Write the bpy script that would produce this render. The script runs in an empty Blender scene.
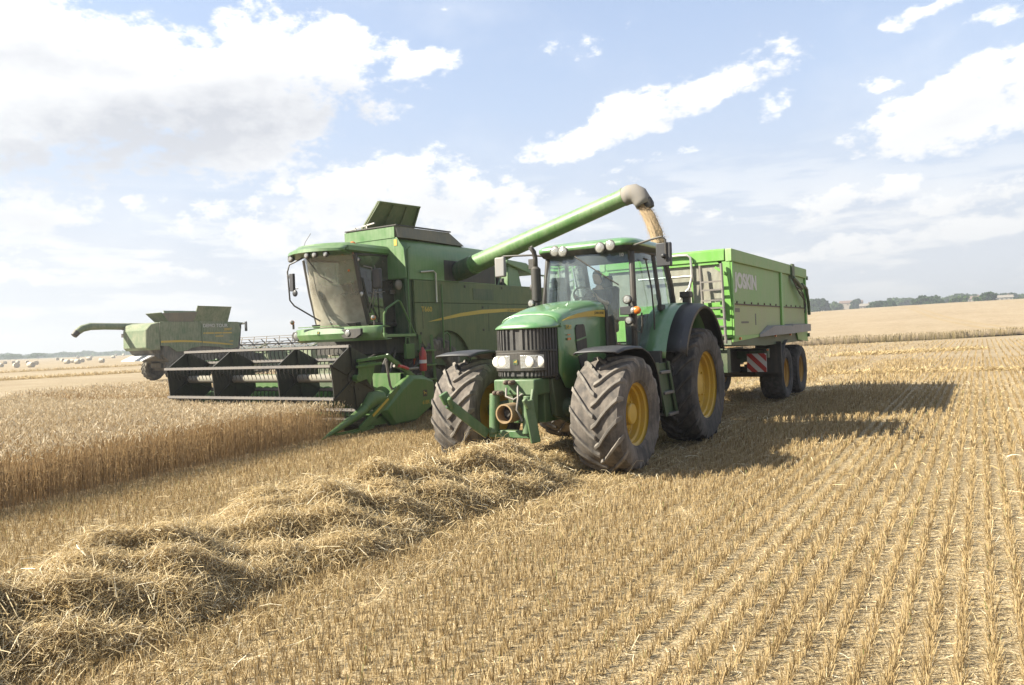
import bpy, bmesh, math, random
import numpy as np
from mathutils import Vector, Matrix, Euler
random.seed(7); RNG = np.random.default_rng(11)
PI = math.pi
scene = bpy.context.scene
COL = scene.collection
world = bpy.data.worlds.new("World"); scene.world = world; world.use_nodes = True

# ------------------------------------------------------------------ camera frame (photo calibration)
CAM_H = 1.80; FPX = 755.0
YAW = math.radians(31.9); ROLL = math.atan(.04); PITCH = math.atan(5/FPX)
F0 = Vector((-math.sin(YAW), math.cos(YAW), 0)); R0 = Vector((math.cos(YAW), math.sin(YAW), 0)); U0 = Vector((0,0,1))
FW = math.cos(PITCH)*F0 - math.sin(PITCH)*U0
UP = math.sin(PITCH)*F0 + math.cos(PITCH)*U0
EX = math.cos(ROLL)*R0 - math.sin(ROLL)*UP
EY = math.sin(ROLL)*R0 + math.cos(ROLL)*UP
cam_d = bpy.data.cameras.new("camera"); cam = bpy.data.objects.new("camera", cam_d); COL.objects.link(cam)
cam.matrix_world = Matrix(((EX.x,EY.x,-FW.x,0),(EX.y,EY.y,-FW.y,0),(EX.z,EY.z,-FW.z,CAM_H),(0,0,0,1)))
cam_d.sensor_width = 36; cam_d.lens = 36*FPX/1024; cam_d.clip_start = .05; cam_d.clip_end = 20000
scene.camera = cam

# ------------------------------------------------------------------ node helpers
def new_mat(name):
    m = bpy.data.materials.new(name); m.use_nodes = True
    nt = m.node_tree; nt.nodes.clear()
    out = nt.nodes.new('ShaderNodeOutputMaterial')
    return m, nt, out
def N(nt, typ, **kw):
    n = nt.nodes.new(typ)
    for k, v in kw.items(): setattr(n, k, v)
    return n
def noise(nt, scale, detail=4, rough=.55, coord=None, vec_scale=None):
    n = N(nt, 'ShaderNodeTexNoise'); n.inputs['Scale'].default_value = scale
    n.inputs['Detail'].default_value = detail; n.inputs['Roughness'].default_value = rough
    if coord is None:
        coord = N(nt, 'ShaderNodeNewGeometry').outputs['Position']
    if vec_scale:
        mp = N(nt, 'ShaderNodeMapping'); mp.inputs['Scale'].default_value = vec_scale
        nt.links.new(coord, mp.inputs['Vector']); coord = mp.outputs[0]
    nt.links.new(coord, n.inputs['Vector'])
    return n.outputs['Fac']
def ramp(nt, fac, stops, interp='LINEAR'):
    r = N(nt, 'ShaderNodeValToRGB'); cr = r.color_ramp; cr.interpolation = interp
    while len(cr.elements) > 1: cr.elements.remove(cr.elements[-1])
    cr.elements[0].position = stops[0][0]; cr.elements[0].color = (*stops[0][1], 1)
    for p, c in stops[1:]:
        e = cr.elements.new(p); e.color = (*c, 1)
    nt.links.new(fac, r.inputs[0]); return r.outputs[0]
def mixc(nt, fac, a, b):
    m = N(nt, 'ShaderNodeMix'); m.data_type = 'RGBA'
    for sock, v in ((m.inputs[0], fac), (m.inputs[6], a), (m.inputs[7], b)):
        if isinstance(v, (int, float)): sock.default_value = v
        elif isinstance(v, tuple): sock.default_value = (*v, 1)
        else: nt.links.new(v, sock)
    return m.outputs[2]
def mth(nt, op, a, b=None, c=None, clamp=False):
    m = N(nt, 'ShaderNodeMath'); m.operation = op; m.use_clamp = clamp
    for i, v in enumerate((a, b, c)):
        if v is None: continue
        if isinstance(v, (int, float)): m.inputs[i].default_value = v
        else: nt.links.new(v, m.inputs[i])
    return m.outputs[0]
def sstep(nt, v, lo, hi):
    m = N(nt, 'ShaderNodeMapRange'); m.interpolation_type = 'SMOOTHSTEP'
    m.inputs['From Min'].default_value = lo; m.inputs['From Max'].default_value = hi
    nt.links.new(v, m.inputs['Value']); return m.outputs[0]
def bsdf(nt, out, color, rough=.5, metal=0., spec=.5):
    b = N(nt, 'ShaderNodeBsdfPrincipled')
    for k, v in (('Base Color', color), ('Roughness', rough), ('Metallic', metal), ('Specular IOR Level', spec)):
        if isinstance(v, (int, float)): b.inputs[k].default_value = v
        elif isinstance(v, tuple): b.inputs[k].default_value = (*v, 1)
        else: nt.links.new(v, b.inputs[k])
    nt.links.new(b.outputs[0], out.inputs['Surface']); return b
def bump(nt, b, h, strength=.3, dist=.02):
    bp = N(nt, 'ShaderNodeBump'); bp.inputs['Strength'].default_value = strength; bp.inputs['Distance'].default_value = dist
    nt.links.new(h, bp.inputs['Height']); nt.links.new(bp.outputs[0], b.inputs['Normal'])

DUST = (.40, .33, .23)
def paint(name, base, dust=.35, dustc=DUST, rough=.35, metal=0., spec=.5, up=.35, scale=1.6, coat=0.):
    """painted / moulded surface with settled field dust: patchy, thicker on faces that look up"""
    base = tuple(.67*v for v in base); dustc = tuple(.60*v for v in dustc)
    m, nt, out = new_mat(name)
    big = noise(nt, scale, 6, .65); fine = noise(nt, scale*14, 4, .6)
    streak = noise(nt, 5, 3, .5, vec_scale=(3, 3, .35))
    g = N(nt, 'ShaderNodeNewGeometry'); sx = N(nt, 'ShaderNodeSeparateXYZ'); nt.links.new(g.outputs['Normal'], sx.inputs[0])
    f = mth(nt, 'MULTIPLY', sstep(nt, mth(nt, 'ADD', mth(nt, 'MULTIPLY', big, .6), mth(nt, 'MULTIPLY', streak, .4)), .3, .7), dust*1.3)
    f = mth(nt, 'ADD', f, mth(nt, 'MULTIPLY', mth(nt, 'MAXIMUM', sx.outputs[2], 0.), up*dust))
    f = mth(nt, 'MULTIPLY', f, mth(nt, 'ADD', mth(nt, 'MULTIPLY', fine, .8), .6), clamp=True)
    c = mixc(nt, f, base, dustc)
    r = mth(nt, 'ADD', mth(nt, 'MULTIPLY', f, .5), rough, clamp=True)
    b = bsdf(nt, out, c, r, metal, spec)
    bump(nt, b, fine, .06, .004)
    if coat:
        b.inputs['Coat Weight'].default_value = coat; b.inputs['Coat Roughness'].default_value = .12
    return m

GREEN = (.022, .14, .028); YEL = (.72, .43, .02)
M = {}
M['green'] = paint('tractor_green_paint', (.055, .22, .045), .24, rough=.3, dustc=(.38,.44,.28), spec=.8, coat=.7)
M['hgreen'] = paint('harvester_green_paint', (.080, .205, .048), .34, rough=.34, dustc=(.36,.42,.24), coat=.25)
M['hgreen_old'] = paint('dusty_green_paint', (.066, .122, .036), .5, rough=.5, dustc=(.30,.29,.15))
M['header_green'] = paint('header_green_paint', (.05, .16, .028), .30, rough=.34, dustc=(.26,.27,.13))
M['far_green'] = paint('hazy_green_paint', (.10, .17, .075), .8, rough=.65, dustc=(.36,.37,.25))  # airborne haze painted in through a heavy pale dust layer
M['far_dark'] = paint('hazed_dark_parts', (.07, .07, .06), .8, rough=.8, dustc=(.26,.23,.18))  # dark parts lightened the same way, haze put into the colour
M['front_tool'] = paint('front_linkage_paint', (.05, .14, .042), .38, rough=.4, dustc=(.28,.30,.18))
M['chassis'] = paint('chassis_green_paint', (.02, .075, .02), .28, rough=.5)
M['tgreen'] = paint('trailer_green_paint', (.17, .44, .07), .25, rough=.35, dustc=(.40,.47,.26))
M['tgreen_dusty'] = paint('trailer_dusty_paint', (.23, .44, .12), .62, rough=.5, dustc=(.52,.60,.36), scale=.9)
M['tlower'] = paint('trailer_lower_paint', (.42, .50, .22), .8, rough=.6, dustc=(.58,.57,.36), scale=1.2)
M['yellow'] = paint('rim_yellow_paint', (.66, .40, .015), .22, rough=.35)
M['orange_rim'] = paint('rim_orange_paint', (.58, .29, .015), .3, rough=.45)
M['stripe'] = paint('yellow_stripe', (.62, .43, .03), .2, rough=.4, up=0)
M['black'] = paint('black_plastic', (.016, .016, .016), .18, rough=.5)
M['fender'] = paint('fender_plastic', (.024, .024, .027), .05, rough=.5, dustc=(.24,.22,.20), scale=.7)
M['darkmetal'] = paint('dark_metal', (.020, .020, .018), .14, rough=.6)
M['greymetal'] = paint('grey_metal', (.19, .18, .17), .3, rough=.45, metal=.3)
M['alu'] = paint('bright_metal', (.62, .61, .58), .25, rough=.35, metal=.7)
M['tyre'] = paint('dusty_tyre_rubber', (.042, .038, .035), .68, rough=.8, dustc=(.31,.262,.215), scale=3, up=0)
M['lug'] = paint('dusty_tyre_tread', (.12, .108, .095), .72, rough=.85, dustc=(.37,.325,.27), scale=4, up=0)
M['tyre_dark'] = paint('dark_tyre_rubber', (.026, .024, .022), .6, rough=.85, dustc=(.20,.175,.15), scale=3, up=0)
M['rust'] = paint('rusty_exhaust', (.10, .06, .045), .35, rough=.7)
M['tank_grey'] = paint('grain_tank_cloth', (.16, .165, .14), .45, rough=.7)
M['grey_panel'] = paint('grey_mudguard', (.27, .27, .27), .3, rough=.5)
M['spout'] = paint('grey_rubber_spout', (.26, .245, .225), .35, rough=.75)
M['red'] = paint('red_paint', (.50, .03, .025), .12, rough=.35)
M['amber'] = paint('amber_plastic', (.75, .20, .02), .1, rough=.25)
M['white'] = paint('white_paint', (.75, .74, .70), .15, rough=.5)
M['text_white'] = paint('white_lettering', (.62, .63, .60), .35, rough=.6)
M['text_grey'] = paint('faded_white_lettering', (.76, .76, .72), .2, rough=.7)
M['text_yellow'] = paint('yellow_lettering', (.62, .43, .04), .2, rough=.5, up=0)
M['text_dark'] = paint('dark_lettering', (.03, .05, .02), .1, rough=.5, up=0)
M['reel_bar'] = paint('reel_bar_paint', (.19, .175, .17), .3, rough=.55)
M['reel_plate'] = paint('black_reel_plate', (.016, .017, .014), .09, rough=.5, up=.1)
M['panel'] = paint('light_ribbed_panel', (.44, .44, .36), .3, rough=.7)
M['tan_cover'] = paint('tan_panel', (.24, .23, .19), .35, rough=.7)
M['seat'] = paint('dark_seat_fabric', (.04, .04, .045), .2, rough=.9)
M['brown_tube'] = paint('brown_shield', (.34, .21, .085), .35, rough=.6)

def lens_mat(name, c):
    m, nt, out = new_mat(name)
    b = bsdf(nt, out, c, .12, .35, .8)
    v = N(nt, 'ShaderNodeTexVoronoi'); v.inputs['Scale'].default_value = 45
    g = N(nt, 'ShaderNodeNewGeometry'); nt.links.new(g.outputs['Position'], v.inputs['Vector'])
    bump(nt, b, v.outputs['Distance'], .4, .01); return m
M['lens'] = lens_mat('lamp_lens', (.30, .295, .27)); M['head_lens'] = lens_mat('headlight_lens', (.30, .295, .27)); M['reflector'] = lens_mat('headlight_reflector', (.66, .65, .60))
M['mirror'] = paint('mirror_glass', (.7, .72, .74), .1, rough=.08, metal=1.)

def glass_mat(name, tint, dust, dustc, lowdust=0., zlo=2, zhi=3):
    m, nt, out = new_mat(name)
    tr = N(nt, 'ShaderNodeBsdfTransparent'); tr.inputs[0].default_value = (*tint, 1)
    gl = N(nt, 'ShaderNodeBsdfGlossy'); gl.inputs['Roughness'].default_value = .03; gl.inputs[0].default_value = (.9, .95, 1, 1)
    fr = N(nt, 'ShaderNodeFresnel'); fr.inputs[0].default_value = 1.5
    mx = N(nt, 'ShaderNodeMixShader')
    f2 = mth(nt, 'MULTIPLY', fr.outputs[0], 1.5, clamp=True)
    nt.links.new(f2, mx.inputs[0]); nt.links.new(tr.outputs[0], mx.inputs[1]); nt.links.new(gl.outputs[0], mx.inputs[2])
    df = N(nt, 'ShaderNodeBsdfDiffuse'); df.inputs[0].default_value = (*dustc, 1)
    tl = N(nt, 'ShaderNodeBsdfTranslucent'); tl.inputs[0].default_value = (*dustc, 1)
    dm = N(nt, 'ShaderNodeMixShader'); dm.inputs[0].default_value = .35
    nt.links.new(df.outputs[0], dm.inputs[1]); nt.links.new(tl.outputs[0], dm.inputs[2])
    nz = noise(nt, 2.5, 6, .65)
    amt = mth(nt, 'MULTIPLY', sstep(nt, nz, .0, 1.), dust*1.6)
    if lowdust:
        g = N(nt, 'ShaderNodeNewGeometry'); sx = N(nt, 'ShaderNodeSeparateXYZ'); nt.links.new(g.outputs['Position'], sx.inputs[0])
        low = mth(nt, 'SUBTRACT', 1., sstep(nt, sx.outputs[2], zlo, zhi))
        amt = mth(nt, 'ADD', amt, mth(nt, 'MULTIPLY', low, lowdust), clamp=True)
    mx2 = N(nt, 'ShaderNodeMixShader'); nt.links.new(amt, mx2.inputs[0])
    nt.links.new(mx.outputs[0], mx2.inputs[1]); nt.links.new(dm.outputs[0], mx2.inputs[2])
    nt.links.new(mx2.outputs[0], out.inputs['Surface']); return m
M['glass'] = glass_mat('tinted_cab_glass', (.82, .93, .93), .17, (.44, .51, .51))  # pale cyan dust film, tinted to paint in some of the reflected sky
M['dusty_glass'] = glass_mat('dusty_windscreen', (.86, .87, .80), .34, (.62, .57, .45), .28, 2.2, 3.4)
M['dark_glass'] = glass_mat('dusty_door_glass', (.20, .20, .19), .22, (.30, .27, .22))

# ------------------------------------------------------------------ mesh builder (world coordinates)
class MB:
    def __init__(self): self.v = []; self.f = []
    def add(self, verts, faces):
        o = len(self.v); self.v.extend([tuple(p) for p in verts]); self.f.extend([tuple(i+o for i in q) for q in faces]); return self
    def box(self, lo, hi, rot=None, piv=None):
        x0,y0,z0 = lo; x1,y1,z1 = hi
        vs = [Vector(p) for p in ((x0,y0,z0),(x1,y0,z0),(x1,y1,z0),(x0,y1,z0),(x0,y0,z1),(x1,y0,z1),(x1,y1,z1),(x0,y1,z1))]
        if rot is not None:
            c = Vector(piv) if piv else (Vector(lo)+Vector(hi))/2
            mt = Euler(rot).to_matrix(); vs = [mt@(p-c)+c for p in vs]
        return self.add(vs, [(3,2,1,0),(4,5,6,7),(0,1,5,4),(1,2,6,5),(2,3,7,6),(3,0,4,7)])
    def beam(self, a, b, w, h, up=(0,0,1)):
        a = Vector(a); b = Vector(b); d = (b-a).normalized(); u = Vector(up)
        s = d.cross(u)
        if s.length < 1e-4: s = d.cross(Vector((1,0,0)))
        s.normalize(); u = s.cross(d).normalized()
        vs = []
        for p in (a, b):
            for i, j in ((-1,-1),(1,-1),(1,1),(-1,1)): vs.append(p + s*(i*w/2) + u*(j*h/2))
        return self.add(vs, [(0,1,2,3),(7,6,5,4),(0,4,5,1),(1,5,6,2),(2,6,7,3),(3,7,4,0)])
    def prism(self, pts, axis, a, b):
        """pts 2D polygon in the two remaining axes (x: (y,z); y: (x,z); z: (x,y)), extruded a..b"""
        def P(p, t):
            return {'x': (t, p[0], p[1]), 'y': (p[0], t, p[1]), 'z': (p[0], p[1], t)}[axis]
        n = len(pts)
        vs = [P(p, a) for p in pts] + [P(p, b) for p in pts]
        fs = [tuple(range(n))[::-1], tuple(range(n, 2*n))] + [(i, (i+1) % n, n+(i+1) % n, n+i) for i in range(n)]
        return self.add(vs, fs)
    def loft(self, secs, closed=True, caps=True):
        n = len(secs[0]); vs = [p for s in secs for p in s]; fs = []
        for k in range(len(secs)-1):
            for i in range(n if closed else n-1):
                j = (i+1) % n
                fs.append((k*n+i, k*n+j, (k+1)*n+j, (k+1)*n+i))
        if caps and closed:
            fs.append(tuple(range(n))[::-1]); fs.append(tuple(range((len(secs)-1)*n, len(secs)*n)))
        return self.add(vs, fs)
    def tube(self, pts, r, n=8, caps=True, flat=1.):
        pts = [Vector(p) for p in pts]; rs = r if isinstance(r, (list, tuple)) else [r]*len(pts)
        secs = []; ref = None
        for i, p in enumerate(pts):
            d = (pts[min(i+1, len(pts)-1)] - pts[max(i-1, 0)]).normalized()
            if ref is None:
                ref = Vector((0,0,1)) if abs(d.z) < .9 else Vector((1,0,0))
            s = d.cross(ref).normalized(); u = s.cross(d).normalized(); ref = u
            secs.append([p + (s*math.cos(2*PI*k/n) + u*math.sin(2*PI*k/n)*flat)*rs[i] for k in range(n)])
        return self.loft(secs, True, caps)
    def lathe(self, prof, c, axis='x', n=48, a0=0, a1=2*PI):
        """prof [(r, t)] around an axis through c"""
        full = abs(a1-a0-2*PI) < 1e-6; m = n if full else n+1
        secs = []
        for r, t in prof:
            row = []
            for k in range(m):
                a = a0 + (a1-a0)*k/n; ca, sa = r*math.cos(a), r*math.sin(a)
                row.append({'x': (c[0]+t, c[1]+ca, c[2]+sa), 'y': (c[0]+ca, c[1]+t, c[2]+sa), 'z': (c[0]+ca, c[1]+sa, c[2]+t)}[axis])
            secs.append(row)
        return self.loft(secs, full, False)
    def ball(self, c, r, n=12, sc=(1,1,1)):
        rows = []
        for i in range(n//2+1):
            t = -PI/2 + PI*i/(n//2); rr = max(math.cos(t), 1e-3)
            rows.append([(c[0]+r*sc[0]*rr*math.cos(2*PI*k/n), c[1]+r*sc[1]*rr*math.sin(2*PI*k/n), c[2]+r*sc[2]*math.sin(t)) for k in range(n)])
        return self.loft(rows, True, True)
    def cyl(self, a, b, r, n=16): return self.tube([a, b], r, n)
    def sheet(self, rows, th=None):
        """open grid of points; th gives thickness along normals through a solidify"""
        return self.loft(rows, False, False)
    def build(self, name, mat, parent=None, label=None, bevel=0., seg=2, solid=0., smooth=True, kind=None, recalc=True, ang=32):
        off = root_off(parent)
        me = bpy.data.meshes.new(name)
        me.from_pydata([(p[0]-off.x, p[1]-off.y, p[2]-off.z) for p in self.v], [], self.f)
        if recalc:
            bm = bmesh.new(); bm.from_mesh(me); bmesh.ops.remove_doubles(bm, verts=bm.verts, dist=1e-5)
            bmesh.ops.recalc_face_normals(bm, faces=bm.faces); bm.to_mesh(me); bm.free()
        me.materials.append(M[mat] if isinstance(mat, str) else mat)
        if smooth:
            me.shade_smooth(); me.set_sharp_from_angle(angle=math.radians(ang))
        o = bpy.data.objects.new(name, me); COL.objects.link(o)
        if parent is not None: o.parent = parent
        if solid:
            s = o.modifiers.new('solid', 'SOLIDIFY'); s.thickness = solid; s.offset = 0
        if bevel:
            b = o.modifiers.new('bevel', 'BEVEL'); b.width = bevel; b.segments = seg; b.limit_method = 'ANGLE'; b.angle_limit = math.radians(35)
        if label: o['label'] = label
        if kind: o['kind'] = kind
        return o
def root_off(o):
    v = Vector((0,0,0))
    while o is not None: v += o.location; o = o.parent
    return v
def thing(name, loc, label, cat, group=None, kind=None):
    o = bpy.data.objects.new(name, None); o.empty_display_size = .2; COL.objects.link(o); o.location = loc
    return tag(o, label, cat, group, kind)
def tag(o, label=None, cat=None, group=None, kind=None):
    if label: o['label'] = label
    if cat: o['category'] = cat
    if group: o['group'] = group
    if kind: o['kind'] = kind
    return o
def copy_tree(o, parent=None):
    c = o.copy(); COL.objects.link(c)
    if parent is not None: c.parent = parent
    for ch in list(o.children): copy_tree(ch, c)
    return c
SIDE = (PI/2, 0, PI/2)      # text that faces +X and reads along +Y
FRONT = (PI/2, 0, 0)        # text that faces -Y
def lettering(body, size, loc, rot, mat, parent, width=None, name='lettering', bold=0.):
    cu = bpy.data.curves.new(name, 'FONT'); cu.body = body; cu.size = size; cu.extrude = .0015; cu.offset = bold
    cu.materials.append(M[mat]); o = bpy.data.objects.new(name, cu); COL.objects.link(o)
    bpy.context.view_layer.update(); w = o.dimensions.x
    me = bpy.data.meshes.new_from_object(o.evaluated_get(bpy.context.evaluated_depsgraph_get())); bpy.data.objects.remove(o)
    me.name = name; me.materials.clear(); me.materials.append(M[mat]); o = bpy.data.objects.new(name, me); COL.objects.link(o)
    o.parent = parent; o.location = Vector(loc) - root_off(parent); o.rotation_euler = rot
    if width and w > 1e-6: o.scale = (width/w, 1, 1)
    return o
def lerp(a, b, t): return a+(b-a)*t
def interp(x, xs, ys): return float(np.interp(x, xs, ys))
def arc(cy, cz, r, a0, a1, n): return [(cy+r*math.cos(lerp(a0,a1,i/n)), cz+r*math.sin(lerp(a0,a1,i/n))) for i in range(n+1)]

# ------------------------------------------------------------------ wheel
def wheel(root, c, R, W, rimR, side, nl=20, lug_h=.045, tyre_m='tyre', lug_m='lug', rim_m='yellow', hub=True, block=False, phase=0., fwd=1, cap=.05):
    """side +1: outer face looks to +X.  parts: wheel = tyre mesh > tread, rim (> hub)"""
    cx, cy, cz = c; t = MB(); h = W/2
    prof = [(rimR, -h*.80), (rimR+.035, -h*.90), (lerp(rimR,R,.5), -h*1.0), (R-.12, -h*.97), (R-.065, -h*.88), (R-.045, -h*.6), (R-.04, 0),
            (R-.045, h*.6), (R-.065, h*.88), (R-.12, h*.97), (lerp(rimR,R,.5), h*1.0), (rimR+.035, h*.90), (rimR, h*.80)]
    t.lathe(prof, c, 'x', 56)
    # bead line on the side wall
    w = t.build('wheel', tyre_m, root)
    lug = MB()
    def carc(x):
        ax = abs(x)/h
        return interp(ax, [0,.6,.88,.97,1.0], [R-.04,R-.045,R-.065,R-.12,R-.20])
    if not block:
        sweep = .50*W/R*1.25; ts = [-.05, .15, .35, .55, .75, .90, .97, 1.0]
        for s in (-1, 1):
            for k in range(nl):
                a0 = 2*PI*(k + (.5 if s > 0 else 0))/nl + phase
                secs = []
                for tt in ts:
                    x = s*h*tt*.985; ax = abs(tt)
                    a = a0 + fwd*sweep*(ax**.85)
                    rb = carc(x) - .012; rt = (carc(x) + lug_h) if tt < .93 else (carc(x) + lug_h*(.75 if tt < .99 else .35))
                    wb = (.075 if tt < .8 else .09)/R; wt = (.050 if tt < .8 else .062)/R
                    pts = []
                    for da, rr in ((-wb/2, rb), (wb/2, rb), (wt/2, rt), (-wt/2, rt)):
                        pts.append((cx+x, cy+rr*math.cos(a+da), cz+rr*math.sin(a+da)))
                    secs.append(pts)
                lug.loft(secs, True, True)
    else:
        for ring, xr in enumerate((-.80,-.42,0,.42,.80)):
            for k in range(nl):
                a = 2*PI*(k+.5*(ring % 2))/nl + phase; x0 = h*(xr-.17); x1 = h*(xr+.17); da = .30*2*PI/nl; sk = da*.5*(1 if xr > 0 else -1)
                vs = []
                for rr, sh in ((-.01, 1.), (lug_h*.55, .85)):
                    for x, sg in ((x0,-1),(x1,1)):
                        for dd in (-da, da):
                            r_ = carc(x)+rr; aa = a+dd*sh+sk*sg
                            vs.append((cx+x, cy+r_*math.cos(aa), cz+r_*math.sin(aa)))
                lug.add(vs, [(0,1,3,2),(4,6,7,5),(0,4,5,1),(2,3,7,6),(0,2,6,4),(1,5,7,3)])
    lug.build('tread', lug_m, w, bevel=.006 if not block else 0, seg=1)
    r = MB(); q = side; o = side*h*.80
    P = [(rimR+.028, 0), (rimR+.030, -.012), (rimR+.005, -.03), (rimR-.03, -.045), (rimR-.035, -.10), (rimR-.065, -.115), (rimR-.075, -.19), (rimR-.085, -.20),
         (rimR*.80, -.205), (rimR*.72, -.185), (rimR*.45, -.175), (rimR*.40, -.18), (0.002, -.18)]
    r.lathe([(a, o+q*b) for a, b in P], c, 'x', 48)
    r.lathe([(rimR+.028, -o), (rimR-.03, -o+q*.05), (rimR-.08, -o+q*.16), (0.002, -o+q*.2)], c, 'x', 32)
    rm = r.build('rim', rim_m, w)
    if hub:
        hb = MB(); hr = rimR*.36
        hb.lathe([(hr+.02, o-q*.182), (hr+.02, o-q*.15), (hr, o-q*.14), (hr*.95, o-q*(.15-cap*1.6)), (hr*.86, o-q*(.135-cap*1.6)), (.002, o-q*(.13-cap*1.6))], c, 'x', 28)
        for k in range(10):
            a = 2*PI*k/10; y = cy+rimR*.56*math.cos(a); z = cz+rimR*.56*math.sin(a)
            hb.cyl((cx+o-q*.19, y, z), (cx+o-q*.15, y, z), .017, 6)
        hb.build('hub', rim_m, rm, bevel=.004)
    return w
def deer_emblem(parent, y, z, x, s, facing='x'):
    pts = [(-.50,-.08),(-.36,.06),(-.12,.14),(.10,.16),(.24,.30),(.20,.46),(.32,.38),(.42,.48),(.38,.32),(.52,.24),(.36,.18),(.26,.02),(.34,-.16),(.48,-.22),(.22,-.22),(.12,-.04),(-.16,-.04),(-.26,-.20),(-.44,-.34),(-.24,-.24),(-.34,-.04)]
    b = MB(); g = MB()
    def rr(q):
        o = []
        for cx, cy, a in ((q-.15,q-.15,0),(-q+.15,q-.15,PI/2),(-q+.15,-q+.15,PI),(q-.15,-q+.15,1.5*PI)):
            for k in range(4): o.append((cx+.15*math.cos(a+k*PI/6), cy+.15*math.sin(a+k*PI/6)))
        return o
    if facing == 'x':
        b.prism([(y+p*s, z+q*s) for p, q in rr(.62)], 'x', x-.002, x+.003); g.prism([(y-p*s, z+q*s) for p, q in pts], 'x', x+.0035, x+.006)
    else:
        b.prism([(y+p*s, z+q*s) for p, q in rr(.62)], 'y', x-.003, x+.002); g.prism([(y+p*s, z+q*s) for p, q in pts], 'y', x-.006, x-.0035)
    e = b.build('emblem', 'chassis' if facing == 'y' else 'black', parent); g.build('emblem_deer', 'text_yellow', e)
# ================================================================== TRACTOR (nose to -Y, its left side to +X)
TX = -5.36
tractor = thing('tractor', (TX, 10.8, 0), 'green tractor with black grille and yellow wheel rims hitched in front of the trailer', 'tractor')
FA, RA = 9.40, 12.42         # axle lines
for s in (1, -1):
    wheel(tractor, (TX+s*1.13, FA, .715), .785, .74, .42, s, nl=17, lug_h=.042, fwd=-1, phase=.13+.05*s)
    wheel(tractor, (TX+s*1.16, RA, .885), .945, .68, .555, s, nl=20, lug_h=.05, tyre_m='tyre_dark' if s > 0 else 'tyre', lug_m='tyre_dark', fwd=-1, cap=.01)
# --- bonnet: lofted cross sections
def hood_sec(y, zt, zs, w, zb, n=9):
    """left bottom -> over the top -> right bottom"""
    pts = [(TX+w, y, zb), (TX+w*1.01, y, lerp(zb, zs, .5)), (TX+w, y, zs)]
    for k in range(1, n):
        a = PI/2*k/n
        pts.append((TX+w*math.cos(a)**.62 if k < n else TX, y, zs+(zt-zs)*math.sin(a)**.9))
    right = [(2*TX-p[0], p[1], p[2]) for p in pts]
    return pts + [(TX, y, zt)] + right[::-1]
ys = [8.90, 8.97, 9.08, 9.25, 9.55, 9.95, 10.30, 10.56]
zt = [2.045, 2.065, 2.10, 2.15, 2.225, 2.285, 2.315, 2.325]
zs = [1.95, 1.955, 1.98, 2.02, 2.08, 2.13, 2.165, 2.18]
ws = [.385, .425, .445, .455, .462, .466, .468, .468]
zb = [1.93, 1.93, 1.30, 1.08, 1.02, 1.05, 1.15, 1.30]
hd = MB()
# nose cap: the bonnet lip curving down over the grille
def nose_row(f):      # f 0 at the lip, 1 at first section: plan curve blends from a rounded nose
    return None
def plan(t, inset=0., y0=8.70):
    """grille / nose plan curve, t -1 (vehicle right) .. 1 (vehicle left); rounded corners"""
    a = t*PI/2; w = .455-inset; d = .46-inset
    sx = math.copysign(abs(math.sin(a))**.66, math.sin(a)) if t else 0.
    cy = abs(math.cos(a))**.60
    return TX+w*sx, y0+inset+d*(1-cy)
NP = 41
rows = []
for q in range(7):
    f = q/6; row = []
    for k in range(NP):
        t = -1+2*k/(NP-1); px, py = plan(t, inset=-.004)
        zz = 1.9 + .03*math.sin(f*PI/2)
        # blend towards the bonnet crown behind
        bx = TX + (px-TX)*lerp(1, .80, f**1.4); yb = lerp(py, 9.14, f*.93)
        zc = lerp(1.915, interp(yb, ys, zt) - .10*abs((bx-TX)/.45)**3, math.sin(f*PI/2)**.55)
        row.append((bx, yb, zc))
    rows.append(row)
hd.sheet(rows)
hd.loft([hood_sec(*q) for q in zip(ys[2:], zt[2:], zs[2:], ws[2:], zb[2:])], False, False)
bonnet = hd.build('bonnet', 'green', tractor, solid=.02, recalc=True, ang=50)
# lower side skirts behind the grille
# louvre on each flank, in three framed openings
for s in (1, -1):
    X = TX+s*.487; lv = MB(); ys0 = 9.72
    outl = [(-.16,.28),(-.12,.325),(.06,.335),(.10,.31),(.15,.10),(.16,-.10),(.13,-.24),(.05,-.31),(-.02,-.32),(-.08,-.20),(-.14,.0)]
    lv.prism([(ys0+y*1.1, 1.62+z) for y, z in outl], 'x', *sorted((X-s*.03, X+s*.003)))
    L_ = lv.build('side_louvre', 'black', tractor, bevel=.004)
    br = MB()
    for z in (1.74, 1.53): br.beam((X+s*.004, ys0-.17, z-.02), (X+s*.004, ys0+.16, z+.03), .02, .022)
    br.build('louvre_bar', 'green', L_)
    st = MB()
    top = [(9.15,2.005),(9.35,2.055),(9.6,2.10),(9.9,2.135),(10.2,2.155),(10.53,2.165)]; bot = [(10.53,2.055),(10.2,2.065),(9.9,2.06),(9.6,2.045),(9.35,2.022)]
    st.prism(top+bot, 'x', X-s*.004, X+s*.003) if s < 0 else st.prism(top+bot, 'x', X-.004, X+.004)
    sb = st.build('hood_stripe', 'stripe', tractor)
    if s > 0:
        lettering('JOHN DEERE', .055, (X+.005, 10.17, 2.10), SIDE, 'text_dark', sb, width=.33)
        lettering('7530', .088, (X+.003, 9.235, 1.885), SIDE, 'text_yellow', tractor, width=.17, bold=.001)
        pb = MB(); pb.box((X, 9.29, 1.80), (X+.004, 9.37, 1.815)); pb.box((X, 9.285, 1.735), (X+.004, 9.385, 1.765)); pb.build('badge', 'amber', tractor)
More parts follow.
